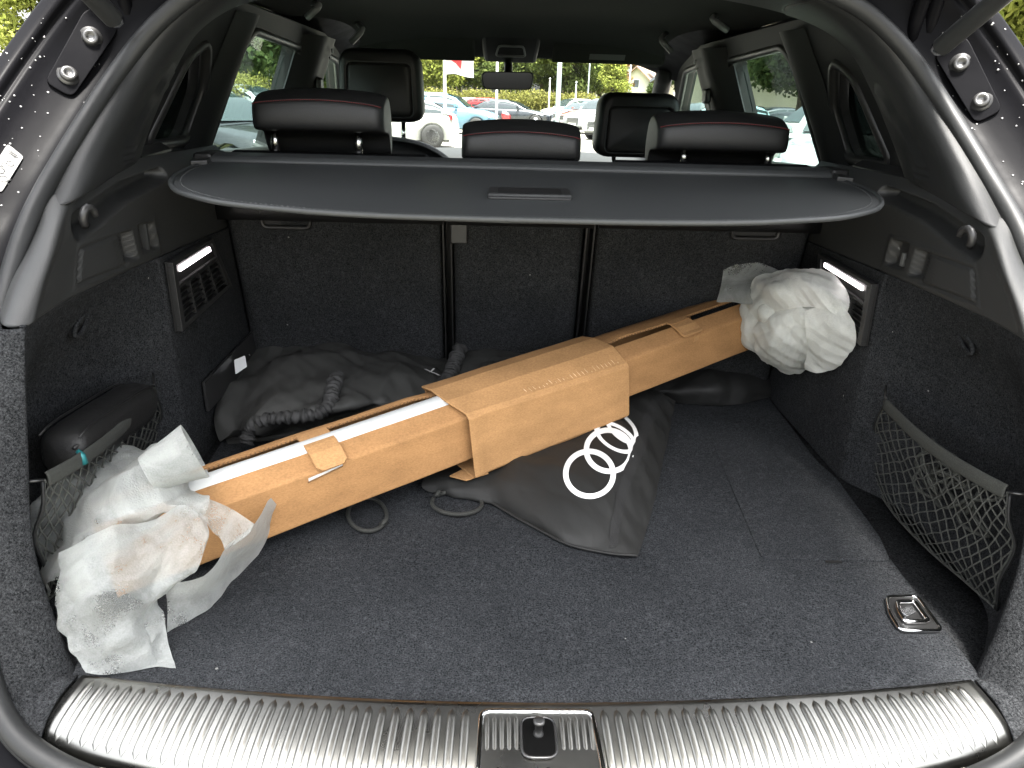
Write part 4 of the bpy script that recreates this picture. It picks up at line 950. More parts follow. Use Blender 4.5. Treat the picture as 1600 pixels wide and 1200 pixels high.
# ------------------------------------------------------------------ foam sheets at both ends
def foam_mat(name, lo, hi, base):
    m = bpy.data.materials.new(name); m.use_nodes = True; n, l = m.node_tree.nodes, m.node_tree.links; n.clear()
    tc = n.new('ShaderNodeTexCoord'); o = n.new('ShaderNodeOutputMaterial')
    d = n.new('ShaderNodeBsdfPrincipled'); d.inputs['Base Color'].default_value = (*base, 1); d.inputs['Roughness'].default_value = .5; d.inputs['Specular IOR Level'].default_value = .35
    tr = n.new('ShaderNodeBsdfTranslucent'); tr.inputs[0].default_value = (*base, 1)
    tp = n.new('ShaderNodeBsdfTransparent'); tp.inputs[0].default_value = (.95, .96, .95, 1)
    t1 = n.new('ShaderNodeTexNoise'); t1.inputs['Scale'].default_value = 15; t1.inputs['Detail'].default_value = 5; t1.inputs['Roughness'].default_value = .55; t1.inputs['Distortion'].default_value = .8
    t2 = n.new('ShaderNodeTexVoronoi'); t2.feature = 'DISTANCE_TO_EDGE'; t2.inputs['Scale'].default_value = 260
    t3 = n.new('ShaderNodeTexNoise'); t3.inputs['Scale'].default_value = 480; t3.inputs['Detail'].default_value = 3
    for q in (t1, t2, t3): l.new(tc.outputs['Object'], q.inputs['Vector'])
    r1 = n.new('ShaderNodeMapRange'); r1.inputs['From Min'].default_value = .38; r1.inputs['From Max'].default_value = .66; r1.inputs['To Min'].default_value = lo; r1.inputs['To Max'].default_value = hi; l.new(t1.outputs['Fac'], r1.inputs['Value'])
    r3 = n.new('ShaderNodeMapRange'); r3.inputs['From Min'].default_value = .35; r3.inputs['From Max'].default_value = .65; r3.inputs['To Min'].default_value = .88; r3.inputs['To Max'].default_value = 1.10; l.new(t3.outputs['Fac'], r3.inputs['Value'])
    mu = n.new('ShaderNodeMath'); mu.operation = 'MULTIPLY'; l.new(r1.outputs[0], mu.inputs[0]); l.new(r3.outputs[0], mu.inputs[1])
    lw = n.new('ShaderNodeLayerWeight'); lw.inputs['Blend'].default_value = .5; inv = n.new('ShaderNodeMath'); inv.operation = 'MULTIPLY_ADD'; inv.inputs[1].default_value = -.95; inv.inputs[2].default_value = 1.0; l.new(lw.outputs['Facing'], inv.inputs[0])
    mu2 = n.new('ShaderNodeMath'); mu2.operation = 'MULTIPLY'; mu2.use_clamp = True; l.new(mu.outputs[0], mu2.inputs[0]); l.new(inv.outputs[0], mu2.inputs[1])
    b1 = n.new('ShaderNodeBump'); b1.inputs['Strength'].default_value = .8; b1.inputs['Distance'].default_value = .002; l.new(t2.outputs['Distance'], b1.inputs['Height'])
    b2 = n.new('ShaderNodeBump'); b2.inputs['Strength'].default_value = .55; b2.inputs['Distance'].default_value = .006; l.new(t1.outputs['Fac'], b2.inputs['Height']); l.new(b1.outputs[0], b2.inputs['Normal'])
    l.new(b2.outputs[0], d.inputs['Normal'])
    m1_ = n.new('ShaderNodeMixShader'); m1_.inputs[0].default_value = .30; l.new(d.outputs[0], m1_.inputs[1]); l.new(tr.outputs[0], m1_.inputs[2])
    m2_ = n.new('ShaderNodeMixShader'); l.new(mu2.outputs[0], m2_.inputs[0]); l.new(m1_.outputs[0], m2_.inputs[1]); l.new(tp.outputs[0], m2_.inputs[2]); l.new(m2_.outputs[0], o.inputs[0])
    M[name] = m
foam_mat('packing_foam', .28, .74, (.41, .428, .415)); foam_mat('packing_foam_layers_lit', .10, .45, (.72, .735, .70))  # same foam twice: layered copy less clear, its base lightened to brighten the dimmer end
def crease(p, k=1.0, seed=0):
    q = Vector(p)*k; q.x += seed*3.1
    r1 = 1-abs(noise.noise(q*9))*2.2; r2 = 1-abs(noise.noise(q*21+Vector((5, 1, 2))))*2; r3 = noise.noise(q*48)
    return .55*r1+.28*r2+.17*r3
_fr = random.Random(21); FOLD_N = [Vector((_fr.gauss(0, 1), _fr.gauss(0, 1), _fr.gauss(0, 1))).normalized() for _ in range(24)]
def fold(p, f, seed=0, k=4, warp=.035):
    """creased cloth: triangle waves in a few directions, so flat facets meet in sharp ridges; about -1..1"""
    p = Vector(p); wv = Vector((noise.noise(p*6+Vector((seed, 0, 0))), noise.noise(p*6+Vector((0, seed+4, 0))), noise.noise(p*6+Vector((0, 0, seed+8)))))*warp; q = p+wv; t_ = 0; w_ = 0
    for i in range(k):
        nn_ = FOLD_N[(seed*5+i*3) % 24]; ff = f*(1+.55*i); a = abs(((q.dot(nn_)*ff+.37*i+.21*seed) % 1)-.5)*4-1; wt = 1/(1+.55*i); t_ += a*wt; w_ += wt
    return t_/w_*1.4
def zpts(rows): return np.array([[P(a, b, z=c) for a, b, c in r] for r in rows])
def foam_patch(ctrl, nu, nv, name, parent, amp=.006, seed=0, edge=1.0):
    g = patch(ctrl, nu, nv); n = gnormals(g)
    for i in range(nu):
        for j in range(nv): g[i, j] += n[i, j]*amp*(.9*fold(g[i, j], 10.5, seed, 2)+.22*fold(g[i, j], 27, seed+2, 2))
    g[:, :, 2] = np.maximum(g[:, :, 2], .0025)
    o = surf(name, g, 'packing_foam', parent); return o, g
fo = wroot('foam_sheet', tuple(B(-.15, .05, -.02)), 'crumpled white translucent foam sheet wrapped round the left end of the cardboard box', 'foam sheet', 'foam sheets on the box ends')
hood = zpts([
 [(108, 722, .13), (165, 697, .145), (225, 690, .155), (272, 700, .15), (300, 728, .135)],
 [(80, 745, .13), (150, 722, .15), (222, 725, .165), (276, 738, .155), (312, 762, .13)],
 [(60, 785, .115), (130, 775, .14), (205, 770, .155), (266, 778, .145), (322, 788, .125)],
 [(52, 835, .09), (112, 822, .12), (185, 812, .135), (250, 803, .13), (312, 802, .118)],
 [(56, 885, .06), (84, 872, .09), (118, 857, .105), (185, 832, .115), (250, 812, .112)],
 [(66, 936, .022), (82, 925, .05), (100, 900, .075), (150, 862, .09), (215, 835, .095)]])
foam_patch(hood, 70, 80, 'hood', fo, .013, 1)
frontd = zpts([
 [(88, 861, .118), (150, 838, .125), (215, 815, .128), (250, 801, .128), (290, 798, .125), (326, 811, .118)],
 [(86, 895, .10), (150, 885, .108), (200, 868, .112), (245, 855, .112), (290, 846, .108), (319, 834, .105)],
 [(86, 934, .075), (145, 930, .085), (190, 925, .085), (230, 922, .078), (268, 908, .075), (305, 893, .075)],
 [(101, 970, .050), (150, 975, .055), (195, 972, .055), (228, 962, .05), (242, 946, .05), (250, 926, .052)],
 [(125, 1015, .022), (165, 1015, .032), (205, 1010, .034), (240, 1003, .03), (254, 988, .027), (259, 972, .03)],
 [(141, 1051, .004), (180, 1051, .004), (215, 1050, .004), (245, 1049, .004), (262, 1048, .004), (271, 1046, .005)]])
foam_patch(frontd, 80, 80, 'front_fold', fo, .0115, 2)
strip_ = zpts([
 [(256, 914, .065), (285, 908, .068), (309, 899, .072), (335, 880, .08), (356, 857, .088), (392, 820, .10), (428, 781, .112)],
 [(262, 950, .032), (295, 938, .034), (322, 922, .036), (350, 900, .04), (376, 870, .048), (408, 832, .062), (432, 790, .085)],
 [(263, 989, .004), (297, 970, .004), (327, 947, .004), (357, 918, .006), (386, 885, .012), (415, 846, .03), (434, 800, .07)]])
foam_patch(strip_, 30, 90, 'strip_fold', fo, .0045, 3)
inner = zpts([
 [(258, 788, .128), (285, 776, .130), (312, 773, .130), (350, 790, .128), (398, 818, .112)],
 [(285, 797, .122), (312, 792, .124), (335, 795, .122), (360, 815, .112), (388, 836, .098)],
 [(318, 812, .116), (330, 822, .108), (338, 832, .10), (345, 845, .09), (352, 860, .08)]])
foam_patch(inner, 40, 50, 'inner_fold', fo, .0045, 4)
cA, cB = np.array(P(232, 742, z=.165)), np.array(P(306, 706, z=.185)); d_ = (cB-cA)/np.linalg.norm(cB-cA); u_ = np.cross(d_, [0, 0, 1]); u_ /= np.linalg.norm(u_); v_ = np.cross(u_, d_)
rows = []
for i, a in enumerate(np.linspace(0, 1, 24)):
    c_ = cA+(cB-cA)*a; rr = .022+.012*a; rows.append([c_+(u_*math.cos(q)+v_*math.sin(q)*1.15)*rr*(1+.10*(q/5)) for q in np.linspace(-1.9, 4.1, 50)])
rg = np.array(rows); nn = gnormals(rg)
for i in range(24):
    for j in range(50): rg[i, j] += nn[i, j]*.003*crease(rg[i, j], 1, 6)
surf('rolled_corner', rg, 'packing_foam', fo)

fr_ = wroot('foam_sheet', tuple(B(BL, .05, 0)), 'puffed white foam sheet bunched over the right end of the cardboard box by the vent', 'foam sheet', 'foam sheets on the box ends')
ex, ey, ez = np.array(rt), np.array(up), np.array(fw)
def lobe(px, py, yd, rx, ry, rz, seed, tilt=0, amp=.012):
    """one puffed fold of the sheet: three thin layers inside one another"""
    c_ = np.array(P(px, py, y=yd)); t = G(); a_ = ex*math.cos(tilt)+ey*math.sin(tilt); b_ = ey*math.cos(tilt)-ex*math.sin(tilt)
    for k in (1.0, .88):
        nu, nv = 64, 40; gg = np.zeros((nu, nv, 3))
        for i, u in enumerate(np.linspace(0, 2*math.pi, nu)):
            for j, v_ in enumerate(np.linspace(.02, math.pi-.02, nv)):
                d = a_*math.cos(u)*math.sin(v_)*rx+b_*math.sin(u)*math.sin(v_)*ry-ez*math.cos(v_)*rz
                n_ = d/np.linalg.norm(d); p = c_+d*k+n_*amp*(fold(c_+d*.8, 8.0, seed, 3)+.22*fold(c_+d, 24, seed+1, 3)); p[0] = min(p[0], .5915-.006*(1-k)); gg[i, j] = p
        gg[-1] = gg[0]; t.add(gg.reshape(-1, 3), gridf(nu, nv))
    return t.out('puffed_fold', 'packing_foam_layers_lit', fr_)
lobe(1238, 482, .725, .072, .056, .060, 3, .15)
lobe(1222, 527, .725, .052, .050, .050, 5, -.3)
lobe(1283, 517, .645, .040, .054, .040, 7, .25)
lobe(1190, 505, .785, .044, .060, .046, 9, .0)
def ypts(rows): return np.array([[P(a, b, y=c) for a, b, c in r] for r in rows])
fl_ = ypts([[(1133, 403, .84), (1165, 405, .83), (1200, 414, .82), (1228, 430, .80)], [(1129, 430, .83), (1160, 432, .82), (1190, 436, .80), (1215, 446, .78)], [(1126, 455, .81), (1152, 455, .79), (1180, 458, .77), (1205, 462, .76)], [(1120, 474, .79), (1148, 472, .77), (1172, 476, .75), (1200, 480, .74)]])
foam_patch(fl_, 40, 40, 'raised_flap', fr_, .005, 11)
def petal(rows, seed, amp):
    g = patch(ypts(rows), 60, 60); n = gnormals(g)
    for i in range(60):
        for j in range(60):
            g[i, j] += n[i, j]*amp*(fold(g[i, j], 13, seed, 2)+.3*fold(g[i, j], 34, seed+1, 2)); g[i, j, 0] = min(g[i, j, 0], .5925)
    surf('folded_layer', g, 'packing_foam_layers_lit', fr_)
petal([[(1163, 474, .80), (1183, 434, .78), (1222, 420, .74), (1268, 419, .69), (1304, 434, .64), (1327, 464, .585)], [(1176, 488, .75), (1203, 456, .69), (1240, 445, .655), (1275, 447, .615), (1304, 461, .585), (1326, 482, .565)], [(1190, 504, .735), (1218, 487, .67), (1250, 480, .635), (1280, 481, .60), (1302, 488, .58), (1320, 500, .57)]], 2, .0050)
petal([[(1186, 496, .735), (1214, 484, .68), (1246, 479, .645), (1274, 489, .625)], [(1178, 528, .74), (1210, 518, .665), (1246, 513, .632), (1272, 520, .615)], [(1184, 556, .745), (1210, 560, .695), (1240, 562, .66), (1268, 556, .635)], [(1198, 569, .775), (1222, 579, .745), (1246, 583, .72), (1272, 575, .69)]], 6, .0045)
petal([[(1258, 486, .625), (1290, 477, .592), (1318, 481, .568), (1336, 504, .548)], [(1258, 516, .612), (1288, 511, .580), (1315, 517, .558), (1338, 530, .542)], [(1262, 546, .628), (1288, 551, .594), (1312, 553, .57), (1333, 549, .552)], [(1258, 576, .655), (1280, 581, .625), (1300, 576, .605), (1322, 561, .575)]], 8, .0045)

# ------------------------------------------------------------------ drawstring bags
def bag_mat(name, base):
    mat(name, base, rough=.62, spec=.3, bump=.5, bscale=900, bdist=.0006, bump2=.5, bscale2=30, var=.12, vscale=10)
bag_mat('bag_nylon', (.0150, .0152, .0145)); bag_mat('bag_nylon_lit', (.040, .0405, .0385)); bag_mat('bag_nylon_dark', (.016, .0162, .0158)); bag_mat('bag_hem', (.030, .0300, .0297))  # lightest nylon has light on the left bag and throat put into its colour
mat('print_white', (.80, .80, .78), rough=.55); mat('webbing', (.010, .010, .0098), rough=.8, bump=.8, bscale=700, bdist=.001); mat('care_label', (.75, .76, .76), rough=.6)
def bag_patch(ctrl, nu, nv, name, material, parent, amp=.006, seed=0, calm=None):
    g = patch(ctrl, nu, nv); n = gnormals(g)
    if n[..., 2].mean() < 0: n = -n
    for i in range(nu):
        for j in range(nv):
            e = min(i, nu-1-i, j, nv-1-j)/6; g[i, j] += n[i, j]*amp*(1 if calm is None else 1-.8*math.exp(-(((g[i, j][0]-calm[0])**2+(g[i, j][1]-calm[1])**2)/.012)))*min(1, .35+e)*(.95*fold(g[i, j], 6.0, seed, 3, .085)+.26*fold(g[i, j], 15, seed+1, 3, .05)+.15*crease(g[i, j], .8, seed))
    g[:, :, 2] = np.maximum(g[:, :, 2], .003)
    o = surf(name, g, material, parent); return o, g
def hem(path, r0, name, parent, material='bag_hem', ns=340, seed=0):
    """gathered elastic hem: a ruffled tube"""
    c_ = crom(np.array(path), ns); t = G(); n = 16; V = []; F = []
    for i in range(ns):
        tn = c_[min(i+1, ns-1)]-c_[max(i-1, 0)]; tn /= np.linalg.norm(tn); a = np.cross(tn, [0, 0, 1]); a /= np.linalg.norm(a); b = np.cross(a, tn)
        s = i/ns*60; fl_ = 1+.35*noise.noise((s*.23, seed, 0))
        for k in range(n):
            q = 2*math.pi*k/n; gat = abs(((s*.42+.5*noise.noise((s*.5, math.cos(q)*.8, seed+math.sin(q)*.8))) % 1)-.5)*2
            r_ = r0*fl_*(.72+.42*gat+.18*noise.noise((s*1.4, math.cos(q)*1.5, math.sin(q)*1.5+seed)))
            V.append(c_[i]+a*math.cos(q)*r_*1.05+b*math.sin(q)*r_*.95)
    F = gridf(ns, n, True); return mk(name, V, F, material, parent)
def annulus(bvh, c_, r0, r1, a0=0, a1=2*math.pi, n=110, sq=1.0, rot=0):
    V = []; F = []
    for i in range(n+1):
        a = a0+(a1-a0)*i/n
        for r_ in (r0, (r0+r1)/2, r1):
            x, y = r_*math.cos(a), r_*math.sin(a)*sq; x, y = x*math.cos(rot)-y*math.sin(rot), x*math.sin(rot)+y*math.cos(rot)
            h = bvh.ray_cast(Vector((c_[0]+x, c_[1]+y, .5)), Vector((0, 0, -1)))
            z = h[0].z if h[0] else .01
            nr = h[1] if h[0] else Vector((0, 0, 1)); nr = nr if nr.z > 0 else -nr
            V.append(Vector((c_[0]+x, c_[1]+y, z))+nr*.0009)
    return V, gridf(n+1, 3)
bag1 = wroot('drawstring_bag', tuple(P(520, 640, z=0)), 'dark grey nylon drawstring bag with white care label slumped in the left rear corner', 'bag', 'dark nylon bags under the box')
b1c = zpts([
 [(388, 556, .085), (440, 524, .115), (515, 523, .118), (590, 541, .10), (650, 551, .088), (712, 562, .08)],
 [(368, 588, .078), (430, 572, .105), (505, 556, .112), (580, 556, .108), (640, 562, .098), (700, 572, .088)],
 [(346, 614, .068), (410, 602, .094), (500, 585, .104), (575, 575, .112), (640, 580, .108), (686, 594, .092)],
 [(336, 655, .045), (390, 640, .082), (470, 625, .100), (540, 605, .112), (620, 604, .10), (676, 614, .085)],
 [(342, 690, .012), (395, 668, .060), (450, 653, .090), (512, 640, .102), (605, 628, .088), (680, 630, .072)],
 [(352, 688, .004), (402, 676, .020), (452, 668, .034), (512, 655, .050), (608, 642, .062), (684, 642, .060)],
 [(356, 694, .003), (410, 690, .004), (470, 682, .010), (560, 666, .024), (630, 656, .038), (690, 656, .040)]])
bo1, bg1 = bag_patch(b1c, 90, 110, 'bag_body', 'bag_nylon_lit', bag1, .0125, 1)
hem([P(a, b, z=c) for a, b, c in ((385, 692, .035), (393, 668, .062), (418, 655, .085), (460, 652, .092), (500, 645, .098), (515, 628, .108), (520, 606, .118), (527, 588, .120))], .0125, 'elastic_hem', bag1, seed=1)
tg0 = P(374, 569, z=.092); v, f = plate(rounded([P(366, 563, z=.122), P(383, 556, z=.127), P(386, 573, z=.113), P(368, 585, z=.106)], .002), .0008, (0, -.5, 1)); mk('care_label', v, f, 'care_label', bag1, smooth=False)
t = G(); t.tube([P(380, 556, z=.10), P(386, 551, z=.104), P(391, 556, z=.10)], .0012, 6); t.out('label_loop', 'dark_metal', bag1)
bv1 = BVHTree.FromPolygons([tuple(p) for p in bg1.reshape(-1, 3)], gridf(*bg1.shape[:2]))
def stroke(bvh, pts, wd):
    V = []
    for i, (px, py) in enumerate(pts):
        for dx in (-wd/2, wd/2):
            h, n_ = hit(bvh, px+dx, py)
            if h is None: return [], []
            if n_.z < 0: n_ = -n_
            V.append(h+n_*.0022)
    return V, gridf(len(pts), 2)
t = G()
for pts, wd in (([(656, 571), (663, 579), (669, 588), (674, 597), (678, 606)], 6), ([(664, 578), (672, 582), (680, 585), (686, 588)], 4), ([(672, 583), (678, 577)], 3)):
    t.add(*stroke(bv1, pts, wd))
if t.v: t.out('print', 'print_white', bag1)

bag2 = wroot('drawstring_bag', tuple(P(880, 760, z=0)), 'dark grey nylon bag with four white interlocking rings under the middle of the box', 'bag', 'dark nylon bags under the box')
b2c = zpts([
 [(690, 715, .018), (770, 690, .03), (860, 655, .045), (940, 622, .055), (1010, 605, .055), (1056, 626, .03)],
 [(660, 752, .016), (755, 730, .035), (850, 700, .055), (930, 665, .065), (1000, 640, .06), (1052, 645, .018)],
 [(668, 768, .004), (760, 755, .03), (850, 738, .055), (930, 710, .062), (995, 688, .055), (1042, 692, .012)],
 [(700, 772, .003), (772, 778, .016), (858, 782, .042), (928, 762, .05), (985, 742, .045), (1030, 748, .008)],
 [(742, 778, .003), (798, 800, .006), (868, 826, .020), (928, 820, .028), (976, 802, .026), (1016, 808, .005)],
 [(758, 782, .002), (828, 822, .003), (888, 852, .004), (940, 864, .004), (972, 870, .004), (996, 872, .003)]])
bo2, bg2 = bag_patch(b2c, 90, 110, 'bag_body', 'bag_nylon', bag2, .0075, 2, P(935, 722, z=.055))
bv2 = BVHTree.FromPolygons([tuple(p) for p in bg2.reshape(-1, 3)], gridf(*bg2.shape[:2]))
t = G()
for cx_, cy_, rx_, ry_, tl_ in ((921, 741, 37, 35, .1), (951, 705, 35, 32, .2), (962, 684, 33, 17, .55), (971, 668, 29, 15, .8)):
    V = []; ok_ = True; NR = 120
    for i in range(NR+1):
        a_ = 2*math.pi*i/NR
        for q_ in (-4.2, 0, 4.2):
            u_, w_ = (rx_+q_)*math.cos(a_), (ry_+q_*(.6 if ry_ < 20 else 1))*math.sin(a_); h, n_ = hit(bv2, cx_+u_*math.cos(tl_)-w_*math.sin(tl_), cy_+u_*math.sin(tl_)+w_*math.cos(tl_))
            if h is None: V.append(None); continue
            if n_.z < 0: n_ = -n_
            V.append(h+n_*.0010)
    F = [f_ for f_ in gridf(NR+1, 3) if all(V[k] is not None for k in f_) and max((V[f_[0]]-V[f_[2]]).length, (V[f_[1]]-V[f_[3]]).length) < .03]
    t.add([v if v is not None else (0, 0, 0) for v in V], F)
t.out('ring_print', 'print_white', bag2)
# woven band along the right edge
wb = np.array([[bg2[int(i), int(j)] for j in np.linspace(96-.26*i, 104-.26*i, 5)] for i in np.linspace(4, 86, 40)]); wn = gnormals(wb); wn = np.where(wn[..., 2:3] < 0, -wn, wn); surf('woven_band', wb+wn*.0014, 'webbing', bag2)
t = G(); em = [bg2[-1, j] for j in range(0, 110, 3)]; t.tube([p+np.array([0, 0, .002]) for p in em], .0022, 6); t.out('seam', 'bag_nylon_dark', bag2)
b2b = zpts([
 [(728, 532, .105), (770, 526, .11), (825, 532, .108), (870, 548, .10)],
 [(712, 556, .095), (760, 552, .11), (815, 555, .108), (862, 566, .095)],
 [(700, 582, .085), (745, 580, .10), (800, 580, .10), (850, 588, .085)],
 [(688, 612, .06), (735, 612, .07), (790, 608, .07), (840, 612, .06)]])
bag_patch(b2b, 50, 50, 'bag_throat', 'bag_nylon_lit', bag2, .006, 7)
hem([P(a, b, z=c) for a, b, c in ((738, 530, .112), (722, 541, .112), (714, 558, .106), (708, 574, .10), (700, 592, .092), (690, 606, .082))], .0145, 'elastic_hem', bag2, seed=4)
mat('cord_olive', (.022, .023, .020), rough=.7, var=.5, vscale=500, bump=.8, bscale=900)
def cord_loop(cx, cy, rx, ry, par, k0=.0):
    pts = []
    for a in np.linspace(.6+k0, 6.6+k0, 40): p = P(cx+rx*math.cos(a), cy+ry*math.sin(a), z=.0045); p[2] += .004*abs(math.sin(a*.5)); pts.append(p)
    t = G(); t.tube(pts, .0034, 8); t.out('drawcord', 'cord_olive', par)
    p = np.array(pts[0]); t = G(); t.tube([p+[0, .004, .002], p+[.003, 0, .006], p+[-.002, -.004, .004], p+[.002, .002, .001]], .0042, 8); t.out('cord_knot', 'cord_olive', par)
cord_loop(574, 806, 30, 26, bag1); cord_loop(714, 788, 39, 18, bag2, 3.2)
bag3 = wroot('drawstring_bag', tuple(P(1120, 600, z=0)), 'dark empty nylon bag flat against the seat under the right end of the box', 'bag', 'dark nylon bags under the box')
b3c = zpts([
 [(1020, 560, .075), (1080, 545, .085), (1150, 540, .085), (1215, 560, .06)],
 [(1015, 590, .05), (1080, 580, .065), (1150, 575, .065), (1222, 585, .035)],
 [(1020, 612, .03), (1085, 608, .045), (1150, 603, .045), (1218, 604, .02)],
 [(1030, 626, .004), (1090, 632, .004), (1150, 632, .004), (1205, 620, .004)]])
bag_patch(b3c, 50, 60, 'bag_body', 'bag_nylon_dark', bag3, .007, 5)
# ------------------------------------------------------------------ the car park
def asphalt():
    m = mat('asphalt', (.185, .18, .155), rough=.85, spec=.3, var=.25, vscale=.6, bump=.5, bscale=60, bdist=.01)
asphalt(); mat('grass_ground', (.12, .12, .035), rough=.95, var=.4, vscale=3, bump=.8, bscale=30, bdist=.05); mat('line_paint', (.7, .7, .68), rough=.7)
mat('kerb_stone', (.32, .31, .29), rough=.9, var=.2, vscale=4)
def sheet_g(name, x0, x1, y0, y1, z, m_, n=12, wave=0):
    g = np.array([[(x, y, z+wave*noise.noise((x*.05, y*.05, 0))) for y in np.linspace(y0, y1, n)] for x in np.linspace(x0, x1, n)]); o = surf(name, g, m_); o['kind'] = 'structure'; return o
ground = sheet_g('ground', -400, 400, -400, 400, GZ-.004, 'grass_ground', 3)
lot = sheet_g('car_park', -70, 60, -40, 50.5, GZ, 'asphalt', 3)
verge = sheet_g('grass_verge', -70, 60, 50.5, 56, GZ+.05, 'grass_ground', 30)
tuft = sheet_g('grass_strip', -7.2, -4.4, 6.0, 30, GZ+.05, 'grass_ground', 12, .1)
kerb = G(); kerb.box((-5, 50.4, GZ+.02), (130, .18, .16)); o = kerb.out('kerb', 'kerb_stone', smooth=False, bevel=.02); o['kind'] = 'structure'
o = mk('parking_line', [(0, 0, 0), (.12, 0, 0), (.12, 5, 0), (0, 5, 0)], [(0, 1, 2, 3)], 'line_paint', lot, smooth=False); o.location = (9, 30, GZ+.005)
for k in range(1, 9):
    c_ = o.copy(); COL.objects.link(c_); c_.location = (9+k*2.6, 30, GZ+.005)
def gp(px, D, dz=0):
    """ground point seen in column px at distance D"""
    d = ray(px, 155+(px-800)*.0286); h = np.array([d[0], d[1]]); h = h/np.linalg.norm(h)*D
    return (CAM[0]+h[0], CAM[1]+h[1], GZ+dz)

# ---- foliage
def leafmat(name, c1, c2, trans=.35):
    m = bpy.data.materials.new(name); m.use_nodes = True; n, l = m.node_tree.nodes, m.node_tree.links; n.clear()
    o = n.new('ShaderNodeOutputMaterial'); d = n.new('ShaderNodeBsdfDiffuse'); t = n.new('ShaderNodeBsdfTranslucent'); mx = n.new('ShaderNodeMixShader'); mx.inputs[0].default_value = trans
    g_ = n.new('ShaderNodeNewGeometry'); cm = n.new('ShaderNodeMix'); cm.data_type = 'RGBA'; cm.inputs['A'].default_value = (*c1, 1); cm.inputs['B'].default_value = (*c2, 1)
    l.new(g_.outputs['Random Per Island'], cm.inputs['Factor']); l.new(cm.outputs['Result'], d.inputs[0]); l.new(cm.outputs['Result'], t.inputs[0])
    l.new(d.outputs[0], mx.inputs[1]); l.new(t.outputs[0], mx.inputs[2]); l.new(mx.outputs[0], o.inputs[0]); M[name] = m
leafmat('leaf_yellow_green', (.12, .145, .030), (.25, .27, .065)); leafmat('leaf_green', (.065, .092, .026), (.145, .175, .055)); leafmat('leaf_dark', (.028, .045, .018), (.08, .105, .040)); leafmat('leaf_orange', (.15, .09, .03), (.25, .155, .055)); leafmat('leaf_hedge', (.095, .10, .026), (.20, .19, .058))
mat('bark', (.06, .045, .032), rough=.95, var=.4, vscale=8, bump=.8, bscale=20, bdist=.03)
def leaves(centers, radii, n, size, seed):
    r_ = np.random.default_rng(seed); centers = np.array(centers); radii = np.array(radii); vol = radii.prod(1)**(2/3); idx = r_.choice(len(centers), n, p=vol/vol.sum())
    d = r_.normal(size=(n, 3)); d /= np.linalg.norm(d, axis=1, keepdims=True); rad = r_.uniform(.6, 1.0, (n, 1))**.5
    p = centers[idx]+d*rad*radii[idx]*(1+.16*r_.normal(size=(n, 1)))
    a = r_.normal(size=(n, 3)); a /= np.linalg.norm(a, axis=1, keepdims=True); b = np.cross(a, d+.6*r_.normal(size=(n, 3))); b /= np.maximum(np.linalg.norm(b, axis=1, keepdims=True), 1e-6)
    s = size*r_.uniform(.6, 1.4, (n, 1)); v = np.stack([p-a*s, p+b*s*.55, p+a*s, p-b*s*.55], 1).reshape(-1, 3)
    return v
def leaf_mesh(name, v, m_):
    n = len(v)//4; me = bpy.data.meshes.new(name); me.vertices.add(len(v)); me.vertices.foreach_set('co', v.astype(np.float32).ravel())
    me.loops.add(4*n); me.loops.foreach_set('vertex_index', np.arange(4*n, dtype=np.int32)); me.polygons.add(n); me.polygons.foreach_set('loop_start', np.arange(0, 4*n, 4, dtype=np.int32))
    me.polygons.foreach_set('loop_total', np.full(n, 4, dtype=np.int32)); me.update(); me.validate(); me.materials.append(M[m_]); return me
def crown(h, w_, seed, base=.28, nb=26, shape='round'):
    r_ = np.random.default_rng(seed); C_, R_ = [], []
    for k in range(nb):
        u = r_.uniform(0, 1); z = h*(base+(1-base)*u*.93); env = math.sin(math.pi*min(1, .22+.72*u))**.8 if shape == 'round' else (1.05-u)
        a = r_.uniform(0, 6.28); q = w_/2*env*math.sqrt(r_.uniform(.15, 1))*.72; s = w_*r_.uniform(.13, .22)*(1 if shape == 'round' else max(.35, env))
        C_.append((q*math.cos(a), q*math.sin(a), z)); R_.append((s, s, s*.75))
    return C_, R_
TREES = {}
def tree_proto(kind, h, w_, m_, seed, n, size, shape='round'):
    C_, R_ = crown(h, w_, seed, shape=shape); TREES[kind] = (leaf_mesh('crown', leaves(C_, R_, n, size, seed), m_), None)
    t = G(); r_ = random.Random(seed); t.tube([(0, 0, -.3), (.05, .02, h*.2), (-.06, .05, h*.45), (.03, 0, h*.8)], [w_*.035, w_*.028, w_*.02, w_*.006], 9)
    for c_ in C_[:9]: z0 = h*r_.uniform(.25, .5); t.tube([(0, 0, z0), (c_[0]*.5, c_[1]*.5, (z0+c_[2])/2+.2), c_], [w_*.014, w_*.009, w_*.003], 6)
    me = bpy.data.meshes.new('trunk'); me.from_pydata(t.v, [], t.f); me.materials.append(M['bark']); TREES[kind] = (TREES[kind][0], me)
tree_proto('yellow', 9, 8, 'leaf_yellow_green', 1, 26000, .13); tree_proto('green', 10, 8, 'leaf_green', 2, 24000, .14); tree_proto('dark', 11, 7, 'leaf_dark', 3, 24000, .15); tree_proto('orange', 8, 6, 'leaf_orange', 4, 14000, .13); tree_proto('conifer', 13, 5, 'leaf_dark', 5, 16000, .14, 'cone'); tree_proto('young', 6, 4, 'leaf_yellow_green', 6, 9000, .10)
def tree(name, kind, px, D, sc, rz, label, pos=None):
    r_ = empty(name, pos or gp(px, D), rz); r_.scale = (sc, sc, sc); tag(r_, label, 'tree', 'trees round the car park')
    link('crown', TREES[kind][0], None, r_); link('trunk', TREES[kind][1], None, r_); return r_
